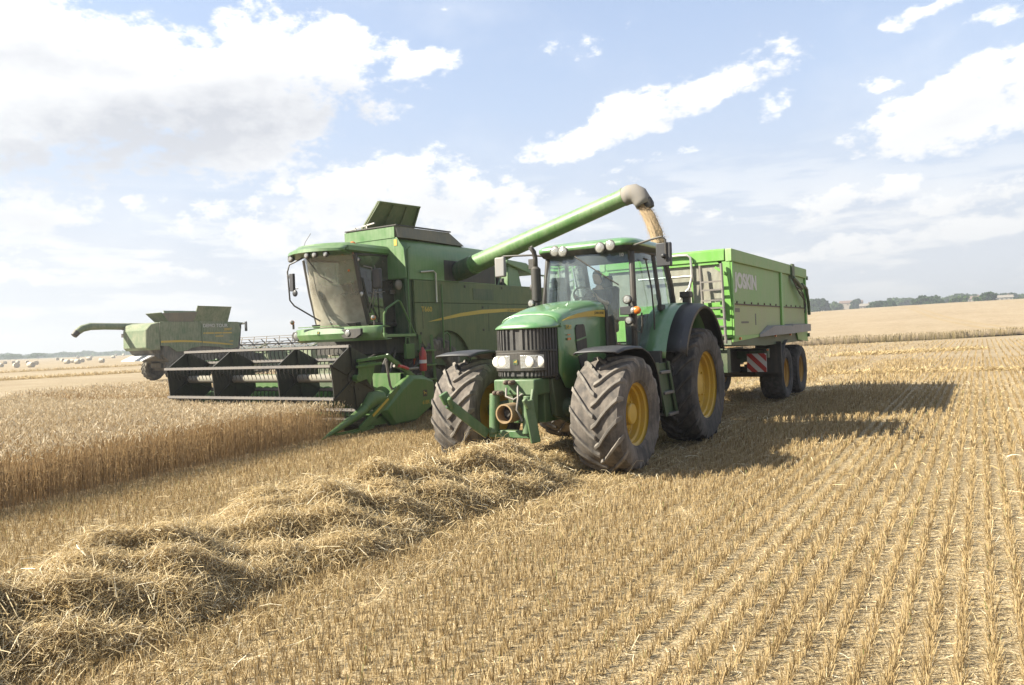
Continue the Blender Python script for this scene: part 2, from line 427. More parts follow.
rb = MB(); rb.loft([[(TX+x*.5, 10.55, z) for x, z in ((1.0,1.3),(1.0,2.14),(.85,2.27),(.4,2.335),(-.4,2.335),(-.85,2.27),(-1.0,2.14),(-1.0,1.3))],
                    [(TX+x*.5, 10.62, z) for x, z in ((1.0,1.3),(1.0,2.14),(.85,2.27),(.4,2.335),(-.4,2.335),(-.85,2.27),(-1.0,2.14),(-1.0,1.3))]])
rb.build('bonnet_seal', 'black', tractor)
# --- grille: pleated shell
gr = MB(); rows = []
NG = 181
for z in (1.24, 1.27, 1.60, 1.90, 1.93):
    row = []
    for k in range(NG):
        t = -1+2*k/(NG-1); ph = (k % 8)/8.
        ins = .014 + (.022 if .12 < ph < .62 else 0.) + (.03 if z in (1.24,) else 0)
        x, y = plan(t, ins); row.append((x, y, z))
    rows.append(row)
gr.sheet(rows); M['grille'] = paint('grille_plastic', (.03, .029, .028), .36, rough=.5, dustc=(.26,.24,.21), scale=3)
grille = gr.build('grille', 'grille', tractor, ang=25)
bk = MB(); bk.box((TX-.42, 9.08, 1.2), (TX+.42, 10.5, 1.92)); bk.build('engine_block', 'darkmetal', tractor)
def band(t0, t1, z0, z1, ins, dep, n=24):
    b = MB(); secs = []
    for k in range(n+1):
        t = lerp(t0, t1, k/n); xo, yo = plan(t, ins); xi, yi = plan(t, ins+dep)
        secs.append([(xo,yo,z0),(xo,yo,z1),(xi,yi,z1),(xi,yi,z0)])
    return b.loft(secs, True, True)
hl = band(-.70, .62, 1.335, 1.60, -.006, .03).build('headlight_surround', 'black', tractor, bevel=.012)
for t0, t1, in ((-.63, -.055), (.035, .54)):
    h_ = band(t0, t1, 1.375, 1.555, -.011, .02, 14).build('headlight', 'head_lens', tractor, bevel=.008)
    for tt in (lerp(t0,t1,.28), lerp(t0,t1,.74)):
        rr = MB(); x, y = plan(tt, -.010); rr.ball((x, y, 1.465), .075, 14, (1,.15,1)); rr.build('reflector', 'reflector', h_)
deer_emblem(tractor, TX-.005, 1.465, plan(-.01, -.012)[1], .055, 'y')
tp = band(-.9, .9, 1.60, 1.625, -.01, .025).build('grille_trim', 'darkmetal', tractor)
# --- front support, linkage, power take-off
fs = MB(); fs.box((TX-.30, 8.58, 1.02), (TX+.34, 9.0, 1.235)); fs.box((TX-.26, 8.95, .62), (TX+.28, 10.6, 1.22)); fs.box((TX-.15, 8.8, .62), (TX+.17, 9.0, 1.03))
fs.build('front_support', 'front_tool', tractor, bevel=.02)
sp = MB(); sp.prism([(9.0,1.22),(10.6,1.3),(10.6,.55),(9.7,.5),(9.1,.7)], 'x', TX+.29, TX+.38); sp.prism([(9.0,1.22),(10.6,1.3),(10.6,.55),(9.7,.5),(9.1,.7)], 'x', TX-.38, TX-.29)
sp.build('side_frame', 'chassis', tractor, bevel=.015)
fl = MB(); fl.box((TX-.36, 8.50, .46), (TX+.30, 8.60, .56)); fl.cyl((TX-.27, 8.50, .52), (TX-.27, 8.55, 1.05), .07, 14); fl.cyl((TX+.25, 8.50, .52), (TX+.25, 8.55, 1.02), .065, 14)
fl.prism([(8.44,.68),(8.62,.62),(8.66,1.05),(8.54,1.12),(8.46,.9)], 'x', TX+.31, TX+.35)
fl.build('front_linkage', 'front_tool', tractor, bevel=.012)
la = MB(); la.beam((TX-.38, 8.50, .50), (TX-.66, 8.02, .96), .05, .13); la.beam((TX-.66, 8.02, .96), (TX-.70, 7.96, 1.10), .07, .12); la.beam((TX-.62, 8.05, .90), (TX-.60, 7.96, 1.04), .05, .07)
la.build('linkage_arm', 'front_tool', tractor, bevel=.012)
la2 = MB(); la2.beam((TX+.40, 8.46, .42), (TX+.34, 8.40, .98), .05, .13); la2.beam((TX+.36, 8.38, .88), (TX+.34, 8.30, 1.0), .05, .06); la2.build('linkage_arm', 'front_tool', tractor, bevel=.012)
pt = MB(); pt.lathe([(.13,.0),(.13,.24),(.11,.24),(.105,.02),(.11,0),(.13,0)], (TX+.0, 8.34, .80), 'y', 24); pto = pt.build('power_shaft_guard', 'brown_tube', tractor)
pb = MB(); pb.cyl((TX, 8.42, .80), (TX, 8.6, .80), .045, 12); pb.lathe([(.002,.16),(.105,.16)], (TX, 8.34, .80), 'y', 20); pb.build('power_shaft', 'darkmetal', pto)
for dx, dz in ((-.06,1.20),(.02,1.20),(-.24,1.06),(-.17,1.06)): hc = MB(); hc.cyl((TX+dx, 8.50, dz), (TX+dx, 8.62, dz), .033, 10); hc.ball((TX+dx, 8.49, dz), .03, 8); hc.build('hose_coupling', 'rust', tractor)
for pp in ([(TX+.1,8.55,1.15),(TX+.16,8.45,1.0),(TX+.15,8.42,.85),(TX+.22,8.44,.7)], [(TX-.08,8.55,1.12),(TX-.02,8.44,1.02),(TX+.1,8.44,.98),(TX+.2,8.5,1.05)]):
    b = MB(); b.tube(pp, .016, 8); b.build('hose', 'greymetal', tractor)
ax = MB(); ax.tube([(TX-.9, FA, .72), (TX-.3, FA, .80), (TX+.3, FA, .80), (TX+.9, FA, .72)], [.11,.14,.14,.11], 14); ax.build('front_axle', 'chassis', tractor)
ax = MB(); ax.cyl((TX-.9, RA, .94), (TX+.9, RA, .94), .16, 16); ax.box((TX-.36, 10.6, .55), (TX+.36, 12.8, 1.25)); ax.build('transmission', 'darkmetal', tractor, bevel=.02)
# --- front fenders
for s in (1, -1):
    f = MB(); x0, x1 = sorted((TX+s*.82, TX+s*1.45)); R_ = .845
    pts = [(FA-.52, .74+.80, 0)] + []
    prof = [(FA-.60, 1.535), (FA-.35, 1.575), (FA-.05, 1.59), (FA+.22, 1.575), (FA+.45, 1.50), (FA+.64, 1.36), (FA+.77, 1.16), (FA+.84, .92), (FA+.85, .70)]
    rows = []
    prof = [(FA+(y-FA)*1.04, z+.03) for y, z in prof]
    for y, z in prof:
        d = Vector((y-FA, z-.76)).normalized()
        rows.append([(x0+.0, y-d[0]*.03, z-d[1]*.03), (lerp(x0,x1,.06), y, z), (lerp(x0,x1,.5), y+d[0]*.012, z+d[1]*.012), (lerp(x0,x1,.94), y, z), (x1, y-d[0]*.03, z-d[1]*.03)])
    f.sheet(rows); fd = f.build('front_fender', 'fender', tractor, solid=.018)
    g = MB(); g.tube([(TX+s*.62, FA+.1, 1.0), (TX+s*.8, FA+.25, 1.35), (TX+s*1.0, FA+.25, 1.54)], .03, 8); g.tube([(TX+s*.62, FA+.3, 1.0), (TX+s*.8, FA+.62, 1.15), (TX+s*1.0, FA+.66, 1.30)], .025, 8); g.build('fender_bracket', 'darkmetal', fd)
# --- cab
ZR = 3.10
cf = MB()
AP = [(TX+.74, 11.06, 1.35), (TX+.79, 10.96, 2.3), (TX+.74, 11.06, 3.12)]; BP = [(TX+.83, 11.98, 1.35), (TX+.84, 11.93, 2.3), (TX+.80, 11.80, 3.12)]; CP = [(TX+.80, 12.78, 2.05), (TX+.79, 12.62, 2.6), (TX+.76, 12.40, 3.12)]
mir = lambda P: [(2*TX-p[0], p[1], p[2]) for p in P]
for P, w in ((AP, .05), (BP, .038), (CP, .055)):
    for Q in (P, mir(P)):
        cf.tube(Q, w, 8)
for s in (1, -1):
    cf.tube([(TX+s*.74, 11.06, 1.35), (TX+s*.83, 11.98, 1.35)], .04, 8); cf.tube([(TX+s*.74, 11.04, 3.08), (TX+s*.80, 11.8, 3.08), (TX+s*.76, 12.40, 3.08)], .035, 8)
    cf.tube([(TX+s*.83, 11.96, 2.12), (TX+s*.80, 12.72, 2.14)], .04, 8)
cf.tube([(TX-.78, 12.76, 2.06), (TX+.78, 12.76, 2.06)], .04, 8); cf.tube([(TX-.74, 12.42, 3.08), (TX+.74, 12.42, 3.08)], .04, 8)
cf.box((TX-.74, 10.98, 1.02), (TX+.74, 12.75, 1.36)); cf.box((TX-.78, 12.1, 1.36), (TX+.78, 12.7, 1.6))
cf.prism([(10.7,1.36),(10.72,2.05),(10.98,2.12),(11.06,1.36)], 'x', TX-.46, TX+.46)
cab = cf.build('cab_frame', 'black', tractor, bevel=.006)
def curved(p0, p1, bow, n, z0, z1, tilt=0.):
    """vertical glass between two plan points bowing outwards"""
    rows = []
    for z, f in ((z0, 0), (lerp(z0, z1, .35), .4), (lerp(z0, z1, .7), .7), (z1, 1)):
        row = []
        for k in range(n+1):
            t = k/n; b = bow*(1-(2*t-1)**2)
            row.append((lerp(p0[0], p1[0], t), lerp(p0[1], p1[1], t)-b+tilt*(f-.5)*0, z))
        rows.append(row)
    return rows
ws_ = MB(); rows = []
for z, ya, xa in ((1.62, 11.02, .75), (2.3, 10.95, .785), (2.75, 10.985, .765), (3.10, 11.05, .74)):
    rows.append([(TX+xa*t, ya-.16*(1-t*t), z) for t in np.linspace(-1, 1, 17)])
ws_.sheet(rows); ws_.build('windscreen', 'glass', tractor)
for s in (1, -1):
    g = MB(); rows = []
    for z, a, b in ((1.38, AP[0], BP[0]), (2.3, AP[1], BP[1]), (3.08, AP[2], BP[2])):
        rows.append([(TX+s*(lerp(a[0], b[0], t)-TX+.03*(1-(2*t-1)**2)), lerp(a[1], b[1], t), z) for t in np.linspace(0, 1, 9)])
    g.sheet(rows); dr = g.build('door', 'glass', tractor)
    hb = MB(); hb.tube([(TX+s*.86, 11.35, 2.95), (TX+s*.90, 11.45, 2.5), (TX+s*.90, 11.52, 2.05), (TX+s*.90, 11.50, 1.55)], .014, 8); hb.tube([(TX+s*.84, 11.3, 2.97), (TX+s*.88, 11.36, 2.95)], .016, 6)
    hb.box(*( ((TX+.85, 11.80, 2.15), (TX+.92, 11.98, 2.24)) if s > 0 else ((TX-.92, 11.80, 2.15), (TX-.85, 11.98, 2.24)) )); hb.build('door_handle', 'black', dr)
    g = MB(); rows = []
    for z, a, b in ((2.12, (TX+.835, 11.96), (TX+.80, 12.74)), (2.6, (TX+.825, 11.88), (TX+.79, 12.60)), (3.08, (TX+.80, 11.80), (TX+.76, 12.42))):
        rows.append([(TX+s*(lerp(a[0], b[0], t)-TX+.02*(1-(2*t-1)**2)), lerp(a[1], b[1], t), z) for t in np.linspace(0, 1, 7)])
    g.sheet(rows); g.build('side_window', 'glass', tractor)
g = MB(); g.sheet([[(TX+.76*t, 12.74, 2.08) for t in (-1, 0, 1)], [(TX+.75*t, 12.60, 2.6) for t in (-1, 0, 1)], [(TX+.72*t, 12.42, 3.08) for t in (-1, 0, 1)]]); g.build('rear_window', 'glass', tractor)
# roof
def roof_sec(z, inx, iny, n=9):
    w, y0, y1 = .885-inx, 10.80+iny, 12.62-iny; out = []
    for cx, cy, a0 in ((w-.22, y1-.22, 0), (-w+.22, y1-.22, PI/2), (-w+.22, y0+.30, PI), (w-.22, y0+.30, 1.5*PI)):
        for k in range(n):
            a = a0+PI/2*k/(n-1); r1 = .22; r2 = .22 if cy > 11.5 else .30
            out.append((TX+cx+r1*math.cos(a), cy+r2*math.sin(a), z))
    return out
rf = MB(); rf.loft([roof_sec(3.14, .03, .03), roof_sec(3.165, 0, 0), roof_sec(3.22, .0, .0), roof_sec(3.27, .05, .07), roof_sec(3.31, .18, .25), roof_sec(3.33, .42, .5), roof_sec(3.335, .66, .65)])
roof = rf.build('roof', 'green', tractor, ang=60)
vs = MB(); vs.loft([roof_sec(3.06, .17, .24), roof_sec(3.09, .05, .05), roof_sec(3.163, .005, .005), roof_sec(3.17, .05, .05)])
vs.build('roof_visor', 'black', roof, ang=50)
for dx in (-.48, -.33, .33, .50):
    y = 10.79 + .03*(abs(dx)/.5)**2; zl = 3.15+.02*(abs(dx) > .4)
    b = MB(); b.lathe([(.05,.06),(.083,.03),(.088,-.02),(.076,-.025)], (TX+dx, y, zl), 'y', 20); lw = b.build('work_lamp', 'black', tractor)
    b = MB(); b.lathe([(.078,-.018),(.055,-.03),(.002,-.034)], (TX+dx, y, zl), 'y', 20); b.build('lens', 'lens', lw)
# number ticket behind the windscreen
lettering('10', .075, (TX+.585, 10.93, 3.0), (PI/2, 0, .3), 'text_white', tractor, name='number_sticker', bold=.002)
wp = MB(); wp.tube([(TX-.12, 10.80, 3.05), (TX+.25, 10.775, 2.80), (TX+.60, 10.85, 2.55)], .010, 6); wp.build('wiper', 'black', tractor)
# cab interior
DXC = TX-.36; DZ = 2.0
st = MB(); st.box((DXC-.26, 11.98, DZ-.18), (DXC+.26, 12.42, DZ)); st.box((DXC-.25, 12.34, DZ-.02), (DXC+.25, 12.50, DZ+.64), rot=(-.12,0,0)); st.box((DXC-.13, 12.42, DZ+.62), (DXC+.13, 12.52, DZ+.84), rot=(-.1,0,0)); st.box((DXC-.2, 12.05, 1.36), (DXC+.2, 12.4, DZ-.16)); st.build('seat', 'seat', tractor, bevel=.04)
sw = MB(); ring = [(DXC+.20*math.cos(a), 11.60-.12*math.sin(a), DZ+.44+.16*math.sin(a)) for a in np.linspace(0, 2*PI, 33)]
sw.tube(ring, .016, 8, False); sw.tube([(DXC-.19,11.6,DZ+.44),(DXC,11.62,DZ+.42),(DXC+.19,11.6,DZ+.44)], .015, 6); sw.tube([(DXC,11.62,DZ+.43),(DXC,11.30,1.4)], .05, 8); sw.build('steering_wheel', 'tank_grey', tractor)
ds = MB(); ds.prism([(11.12,1.36),(11.15,2.15),(11.32,2.27),(11.46,2.15),(11.36,1.36)], 'x', DXC-.20, DXC+.20); ds.build('dashboard', 'seat', tractor, bevel=.03)
cs = MB(); cs.prism([(11.6,1.36),(11.55,2.05),(12.5,2.12),(12.5,1.36)], 'x', TX+.36, TX+.60); cs.build('side_console', 'tank_grey', tractor, bevel=.03); cs = MB(); cs.prism([(11.75,1.36),(11.7,1.98),(12.5,2.02),(12.5,1.36)], 'x', TX-.60, TX-.36); cs.build('side_console', 'tank_grey', tractor, bevel=.03)
# --- rear fenders with black outer flare
for s in (1, -1):
    for nm, xa, xb, mt, r0, a0, a1 in (('rear_fender', .70, 1.15, 'green', 1.235, PI*.90, PI*.16), ('fender_flare', 1.15, 1.44, 'fender', 1.23, PI*.87, PI*.14)):
        f = MB(); rows = []
        for k in range(19):
            a = lerp(a0, a1, k/18); r = r0 + .03*math.sin(k/18*PI)
            y = RA+.02+r*math.cos(a)*.98; z = 1.0+r*math.sin(a)
            xin, xout = TX+s*xa, TX+s*xb
            if nm == 'rear_fender': rows.append([(xin, y, z), (lerp(xin,xout,.5), y-.008, z+.010), (xout, y, z)])
            else:
                d = .10
                rows.append([(xin, y, z), (lerp(xin,xout,.75), y, z-.02), (xout, y+(RA-y)*.05, z-.06*1), (xout, y+(RA-y)*d, z-.10)])
        f.sheet(rows); fd = f.build(nm, mt, tractor, solid=.018)
    # lamp cluster on the fender
    b = MB(); b.box((TX+s*1.12-.06, 12.42, 2.23), (TX+s*1.12+.06, 12.52, 2.40)); b.box((TX+s*1.12-.09, 12.38, 2.36), (TX+s*1.12+.09, 12.55, 2.46)); b.build('tail_lamp', 'black', tractor, bevel=.01)
for s in (1, -1):
    b = MB(); b.prism([(11.18,.62),(11.22,1.50),(11.30,1.50),(11.28,.62)], 'x', *sorted((TX+s*.84, TX+s*1.10))); b.build('inner_mudguard', 'black', tractor, bevel=.01)
# --- tank, steps
ft = MB(); ft.prism([(10.55,.62),(10.45,.9),(10.5,1.30),(11.95,1.32),(11.8,.95),(11.35,.58)], 'x', TX+.40, TX+.86); ft.build('fuel_tank', 'chassis', tractor, bevel=.05, seg=3)
ft = MB(); ft.prism([(10.55,.62),(10.45,.9),(10.5,1.30),(11.95,1.32),(11.8,.95),(11.35,.58)], 'x', TX-.86, TX-.40); ft.build('fuel_tank', 'chassis', tractor, bevel=.05, seg=3)
sd = MB()
sd.prism([(10.62,1.34),(10.74,1.34),(11.12,.50),(10.98,.50)], 'x', TX+.90, TX+.925); sd.prism([(11.12,1.34),(11.2,1.34),(11.52,.52),(11.42,.52)], 'x', TX+.90, TX+.925)
sd.prism([(10.62,1.34),(10.74,1.34),(11.12,.50),(10.98,.50)], 'x', TX+1.22, TX+1.245); sd.prism([(11.12,1.34),(11.2,1.34),(11.52,.52),(11.42,.52)], 'x', TX+1.22, TX+1.245)
sd.prism([(10.72,1.32),(11.15,1.32),(11.50,.54),(11.00,.54)], 'x', TX+1.18, TX+1.20); sd.prism([(10.7,1.30),(11.15,1.30),(11.45,.55),(11.02,.55)], 'x', TX+.905, TX+.92)
steps = sd.build('step_frame', 'chassis', tractor, bevel=.004)
for y, z in ((11.25,.50),(11.08,.84),(10.95,1.16)):
    b = MB(); b.box((TX+.88, y-.20, z), (TX+1.28, y+.2, z+.045)); b.build('step', 'greymetal', steps, bevel=.008)
# --- exhaust
ex = MB(); ex.tube([(TX-.80, 10.72, 1.8), (TX-.80, 10.72, 2.36), (TX-.80, 10.72, 2.38), (TX-.80, 10.72, 2.90), (TX-.80, 10.72, 2.94)], [.055,.055,.082,.082,.045], 16); exm = ex.build('exhaust_stack', 'darkmetal', tractor)
ex = MB(); ex.tube([(TX-.80, 10.72, 2.92), (TX-.80, 10.72, 3.08), (TX-.81, 10.70, 3.18), (TX-.84, 10.64, 3.26)], .036, 14, False); ex.build('tailpipe', 'darkmetal', exm, solid=.006)
# --- work lamps on the pillars and beside the exhaust
def pillar_lamp(c, r, nm='work_lamp'):
    b = MB(); b.lathe([(r*.5,.07),(r,.02),(r*1.05,-.03),(r*.95,-.035)], c, 'y', 20); lw = b.build(nm, 'black', tractor)
    b = MB(); b.lathe([(r*.97,-.025),(r*.7,-.045),(.002,-.05)], c, 'y', 20); b.build('lens', 'lens', lw)
pillar_lamp((-4.60, 10.80, 2.31), .068); pillar_lamp((-4.585, 10.80, 1.985), .06); pillar_lamp((TX-.74, 10.45, 2.33), .06)
b = MB(); b.box((-4.74, 10.80, 2.08), (-4.55, 10.90, 2.21)); b.tube([(-4.6,10.86,1.95),(-4.6,10.86,2.3)], .02, 8); b.tube([(-4.65,10.9,2.15),(-4.62,11.02,2.15)], .03, 8); ib = b.build('lamp_bracket', 'fender', tractor, bevel=.01)
b = MB(); b.ball((-4.475, 10.83, 2.14), .062, 14, (1.25,.8,1)); ind = b.build('indicator', 'amber', ib)
b = MB(); b.ball((-4.525, 10.82, 2.14), .06, 14, (.7,.8,.97)); b.build('lens', 'lens', ind)
b = MB(); b.tube([(-4.56, 10.98, 1.85), (-4.44, 10.9, 1.80), (-4.40, 10.86, 1.95), (-4.40, 10.85, 2.1)], .014, 6); b.build('lamp_stay', 'black', ib)
b = MB(); b.tube([(-4.42, 9.98, 1.40), (-4.42, 9.98, 1.62)], .05, 12); b.tube([(-4.42, 9.98, 1.62),(-4.42, 9.98, 1.66)], .035, 10); b.build('breather', 'rust', tractor)
# --- mirrors
b = MB(); b.tube([(-4.66, 11.0, 3.12), (-4.56, 10.93, 3.14), (-4.2, 10.85, 3.20), (-4.02, 10.82, 3.22), (-3.97, 10.82, 3.17), (-3.97, 10.82, 2.86)], .017, 8); b.tube([(-4.64,11.02,2.95),(-4.62,10.96,3.14),(-4.62,10.96,3.2)], .022, 8); ma = b.build('mirror_arm', 'black', tractor)
b = MB(); b.box((-4.13, 10.83, 2.78), (-3.90, 10.91, 3.13)); b.ball((-4.0, 10.80, 2.93), .04, 10); mh = b.build('mirror', 'fender', ma, bevel=.025, seg=3)
b = MB(); b.box((-4.11, 10.912, 2.80), (-3.92, 10.917, 3.11)); b.build('mirror_glass', 'mirror', mh)
b = MB(); b.tube([(-6.15, 11.02, 3.13), (-6.4, 10.98, 3.17), (-6.9, 10.92, 3.19), (-6.96, 10.91, 3.16), (-6.96, 10.91, 2.95)], .017, 8); ma = b.build('mirror_arm', 'black', tractor)
b = MB(); b.box((-7.06, 10.87, 2.84), (-6.86, 10.95, 3.18)); mh = b.build('mirror', 'grey_panel', ma, bevel=.025, seg=3)
b = MB(); b.box((-7.04, 10.952, 2.86), (-6.88, 10.957, 3.16)); b.build('mirror_glass', 'mirror', mh)
b = MB(); b.tube([(-6.17, 10.98, 2.80), (-6.30, 10.93, 2.84), (-6.36, 10.92, 2.74), (-6.36, 10.92, 2.66)], .012, 6); b.ball((-6.36,10.92,2.62), .05, 10, (1,.6,1.2)); b.box((-6.42,10.93,2.93),(-6.3,10.99,3.1)); b.build('wide_angle_mirror', 'black', tractor, bevel=.006)
# air hitch at the back
b = MB(); b.tube([(TX, 12.8, .62), (TX, 13.35, .55)], .06, 10); b.build('drawbar_hitch', 'darkmetal', tractor)

# ================================================================== DRIVER
skin_m, nt, out = new_mat('skin'); bsdf(nt, out, (.52, .31, .21), .55)
M['skin'] = skin_m
M['shirt'] = paint('navy_shirt', (.012, .018, .05), .05, rough=.9); M['trousers'] = paint('work_trousers', (.03, .035, .05), .1, rough=.9); M['hair'] = paint('dark_hair', (.018, .012, .009), .03, rough=.7)
DX, DY = DXC, 12.10
driver = thing('person', (DX, DY, DZ), 'person in a dark navy shirt driving the tractor, hands on the wheel', 'person')
def skin_mesh(name, nodes, edges, mat, parent, root=0, sub=2):
    me = bpy.data.meshes.new(name); off = root_off(parent)
    me.from_pydata([(p[0]-off.x, p[1]-off.y, p[2]-off.z) for p, r in nodes], edges, [])
    o = bpy.data.objects.new(name, me); COL.objects.link(o); o.parent = parent
    o.modifiers.new('skin', 'SKIN'); o.modifiers.new('sub', 'SUBSURF').levels = sub; o.modifiers['sub'].render_levels = sub
    for i, (p, r) in enumerate(nodes):
        sv = me.skin_vertices[0].data[i]; sv.radius = (r, r) if not isinstance(r, tuple) else r; sv.use_root = (i == root)
    dg = bpy.context.evaluated_depsgraph_get(); ev = o.evaluated_get(dg); m2 = bpy.data.meshes.new_from_object(ev)
    o.modifiers.clear(); o.data = m2; m2.name = name; m2.materials.clear(); m2.materials.append(M[mat]); m2.shade_smooth()
    return o
def P(x, y, z): return (DX+x, DY+y, DZ+z)
nodes = [(P(0,.10,.06),(.16,.11)), (P(0,.10,.30),(.145,.10)), (P(0,.08,.50),(.16,.10)), (P(0,.07,.60),(.07,.06)), (P(0,.045,.68),(.055,.055))]
edges = [(0,1),(1,2),(2,3),(3,4)]
def limb(start, pts):
    prev = start
    for p, r in pts:
        nodes.append((p, r)); edges.append((prev, len(nodes)-1)); prev = len(nodes)-1
    return prev
for s in (1, -1):
    w = limb(2, [(P(s*.18,.06,.52),.07), (P(s*.25,-.10,.33),.05), (P(s*.235,-.25,.335),.042), (P(s*.20,-.40,.40),.030), (P(s*.19,-.45,.435),.034)])
    for k in range(4):
        q = (k-1.5)*.020; ln = (.9, 1.05, 1., .8)[k]
        limb(w, [(P(s*(.19+.0), -.485, .46+q*.9),.009), (P(s*.185, -.485-.035*ln, .468+q),.0085), (P(s*(.165), -.49-.045*ln, .455+q),.008)])
    limb(w, [(P(s*.165,-.455,.455),.011), (P(s*.15,-.485,.47),.009)])
    limb(0, [(P(s*.12,-.08,.07),.085), (P(s*.15,-.42,.10),.062), (P(s*.15,-.48,-.15),.05), (P(s*.15,-.45,-.38),.04), (P(s*.15,-.58,-.40),.038)])
body = skin_mesh('body', nodes, edges, 'skin', driver)
# head added to the same mesh
hb = MB(); hc_ = P(0,.02,.80)
rows = []
for i in range(13):
    t = i/12; z = -.13+.25*t
    w = [.03,.055,.066,.070,.072,.075,.077,.078,.078,.076,.068,.048,.004][i]; d = [.03,.062,.078,.084,.088,.092,.096,.099,.100,.096,.086,.06,.004][i]
    row = []
    for k in range(20):
        a = 2*PI*k/20; x = w*math.cos(a); y = d*math.sin(a)
        if i in (4,5,6) and k == 15: y -= (.022,.014,.006)[i-4]     # nose
        if i == 7 and k in (14,16): y += .008                        # eye sockets
        if i == 3 and k in (14,15,16): y += .004                     # mouth line
        row.append((hc_[0]+x, hc_[1]+y, hc_[2]+z))
    rows.append(row)
hb.loft(rows); 
for s in (1,-1): hb.ball((hc_[0]+s*.078, hc_[1]+.012, hc_[2]-.005), .03, 10, (.35,.7,1))
tmp = hb.build('head_tmp', 'skin', driver)
bm = bmesh.new(); bm.from_mesh(body.data); bm.from_mesh(tmp.data); bm.to_mesh(body.data); bm.free(); body.data.shade_smooth()
bpy.data.objects.remove(tmp)
hr = MB(); rows = []
for i in range(8):
    t = i/7*PI/2*.98; row = []
    for k in range(20):
        a = 2*PI*k/20; front = max(0, -math.sin(a)); base = lerp(-.05, .06, front**.7)
        z = base+(.125-base)*math.sin(t); r = max(math.cos(t), .02)**.75
        row.append((hc_[0]+.085*r*math.cos(a), hc_[1]+.006+.106*r*math.sin(a), hc_[2]+z))
    rows.append(row)
hr.loft(rows, True, True); hr.build('hair', 'hair', driver)
nodes = [(P(0,.10,.04),(.175,.125)), (P(0,.10,.30),(.16,.115)), (P(0,.08,.50),(.175,.115)), (P(0,.072,.575),(.085,.075))]; edges = [(0,1),(1,2),(2,3)]
for s in (1, -1): limb(2, [(P(s*.18,.06,.52),.085), (P(s*.25,-.10,.33),.064), (P(s*.242,-.18,.333),.058)])
skin_mesh('shirt', nodes, edges, 'shirt', driver)
nodes = [(P(0,.10,.03),(.17,.125)), (P(0,.09,.12),(.165,.12))]; edges = [(0,1)]
for s in (1, -1): limb(0, [(P(s*.12,-.08,.07),.098), (P(s*.15,-.42,.10),.075), (P(s*.15,-.48,-.15),.062), (P(s*.15,-.455,-.33),.055)])
skin_mesh('trousers', nodes, edges, 'trousers', driver)
# ================================================================== TRAILER
trailer = thing('trailer', (TX, 18.0, 0), 'bright green high sided grain trailer with a front ladder and red white marker board', 'trailer')
XL, XR = -4.06, -6.74; YF, YR = 14.55, 21.75; ZT, ZL = 3.34, 3.09
for X, s in ((XR, -1), (XL, 1)):
    x0, x1 = sorted((X, X-s*.06)); sb = MB()
    sb.prism([(YF,2.27),(YF,ZL),(YR,ZL),(YR,2.27)], 'x', x0, x1); side = sb.build('side_wall', 'tgreen_dusty', trailer, bevel=.004)
    sb = MB(); sb.prism([(YF,1.66),(YF,2.268),(YR,2.268),(YR,1.66)], 'x', x0, x1); sb.build('lower_panel', 'tlower', side, bevel=.004)
for X, s in ((XL, 1), (XR, -1)):
    rm = MB(); x0, x1 = sorted((X-s*.08, X+s*.05)); rm.prism([(x0,ZL),(x0,ZT),(x1-(.0),ZT),(x1,ZT-.03),(x1,ZL)] if s > 0 else [(x1,ZL),(x1,ZT),(x0,ZT),(x0,ZT-.03),(x0,ZL)], 'y', YF-.04, YR+.02)
    rm.build('top_rail', 'tgreen_dusty', trailer, bevel=.015)
rm = MB(); rm.prism([(YF-.05,ZL+.02),(YF-.05,ZT-.02),(YF-.02,ZT+.01),(YF+.12,ZT+.01),(YF+.12,ZL+.02)], 'x', XR+.09, XL-.09); rm.build('front_rail', 'tgreen', trailer, bevel=.015)
rm = MB(); rm.prism([(YR,1.5),(YR,ZT-.02),(YR+.09,ZT-.02),(YR+.09,1.5)], 'x', XR, XL); rm.build('tailgate', 'tgreen', trailer, bevel=.01)
for X, s in ((XL, 1), (XR, -1)):
    for y, w in ((18.72, .13), (YR-.12, .10)):
        x0, x1 = sorted((X+s*.001, X+s*.05)); po = MB(); po.prism([(y-w*.8, 1.66),(y-w*.5, ZL+.002),(y+w*.5, ZL+.002),(y+w*.8, 1.66)], 'x', x0, x1); po.build('side_post', 'tgreen', trailer, bevel=.008)
    x0, x1 = sorted((X+s*.001, X+s*.045)); po = MB(); po.prism([(YF-.02,1.6),(YF-.02,ZL),(YF+.05,ZL),(YF+.05,1.6)], 'x', x0, x1); po.build('side_post', 'tgreen', trailer, bevel=.008)
sm = MB(); sm.box((XL-.002, YF+.06, 2.265), (XL+.018, YR-.22, 2.29)); 
for y in np.arange(14.9, 21, .55): sm.cyl((XL, y, 2.315), (XL+.022, y, 2.315), .022, 8)
sm.build('side_seam', 'rust', side)
# front: green frame, light ribbed panel set back
fr = MB(); fw = .15
outer = [(XR,1.62),(XL,1.62),(XL,ZL+.02),(XR,ZL+.02)]
fr.box((XR, YF-.03, 1.62), (XR+fw, YF+.05, ZL+.02)); fr.box((XL-fw, YF-.03, 1.62), (XL, YF+.05, ZL+.02)); fr.box((XR+fw, YF-.03, 1.62), (XL-fw, YF+.05, 2.32))
fr.prism([(XL-fw, 3.11),(XL-fw,2.98),(XL-fw-.09,3.11)], 'y', YF-.028, YF+.05); fr.box((XR+fw, YF-.028, 3.06), (XL-fw, YF+.05, 3.11))
fr.build('front_frame', 'tgreen', trailer, bevel=.006)
pn = MB(); rows = []
xs_ = np.linspace(XR+fw, XL-fw, 401)
for z in (2.30, 3.08): rows.append([(x, YF+.02+.003*(1 if (k//2) % 2 else -1), z) for k, x in enumerate(xs_)])
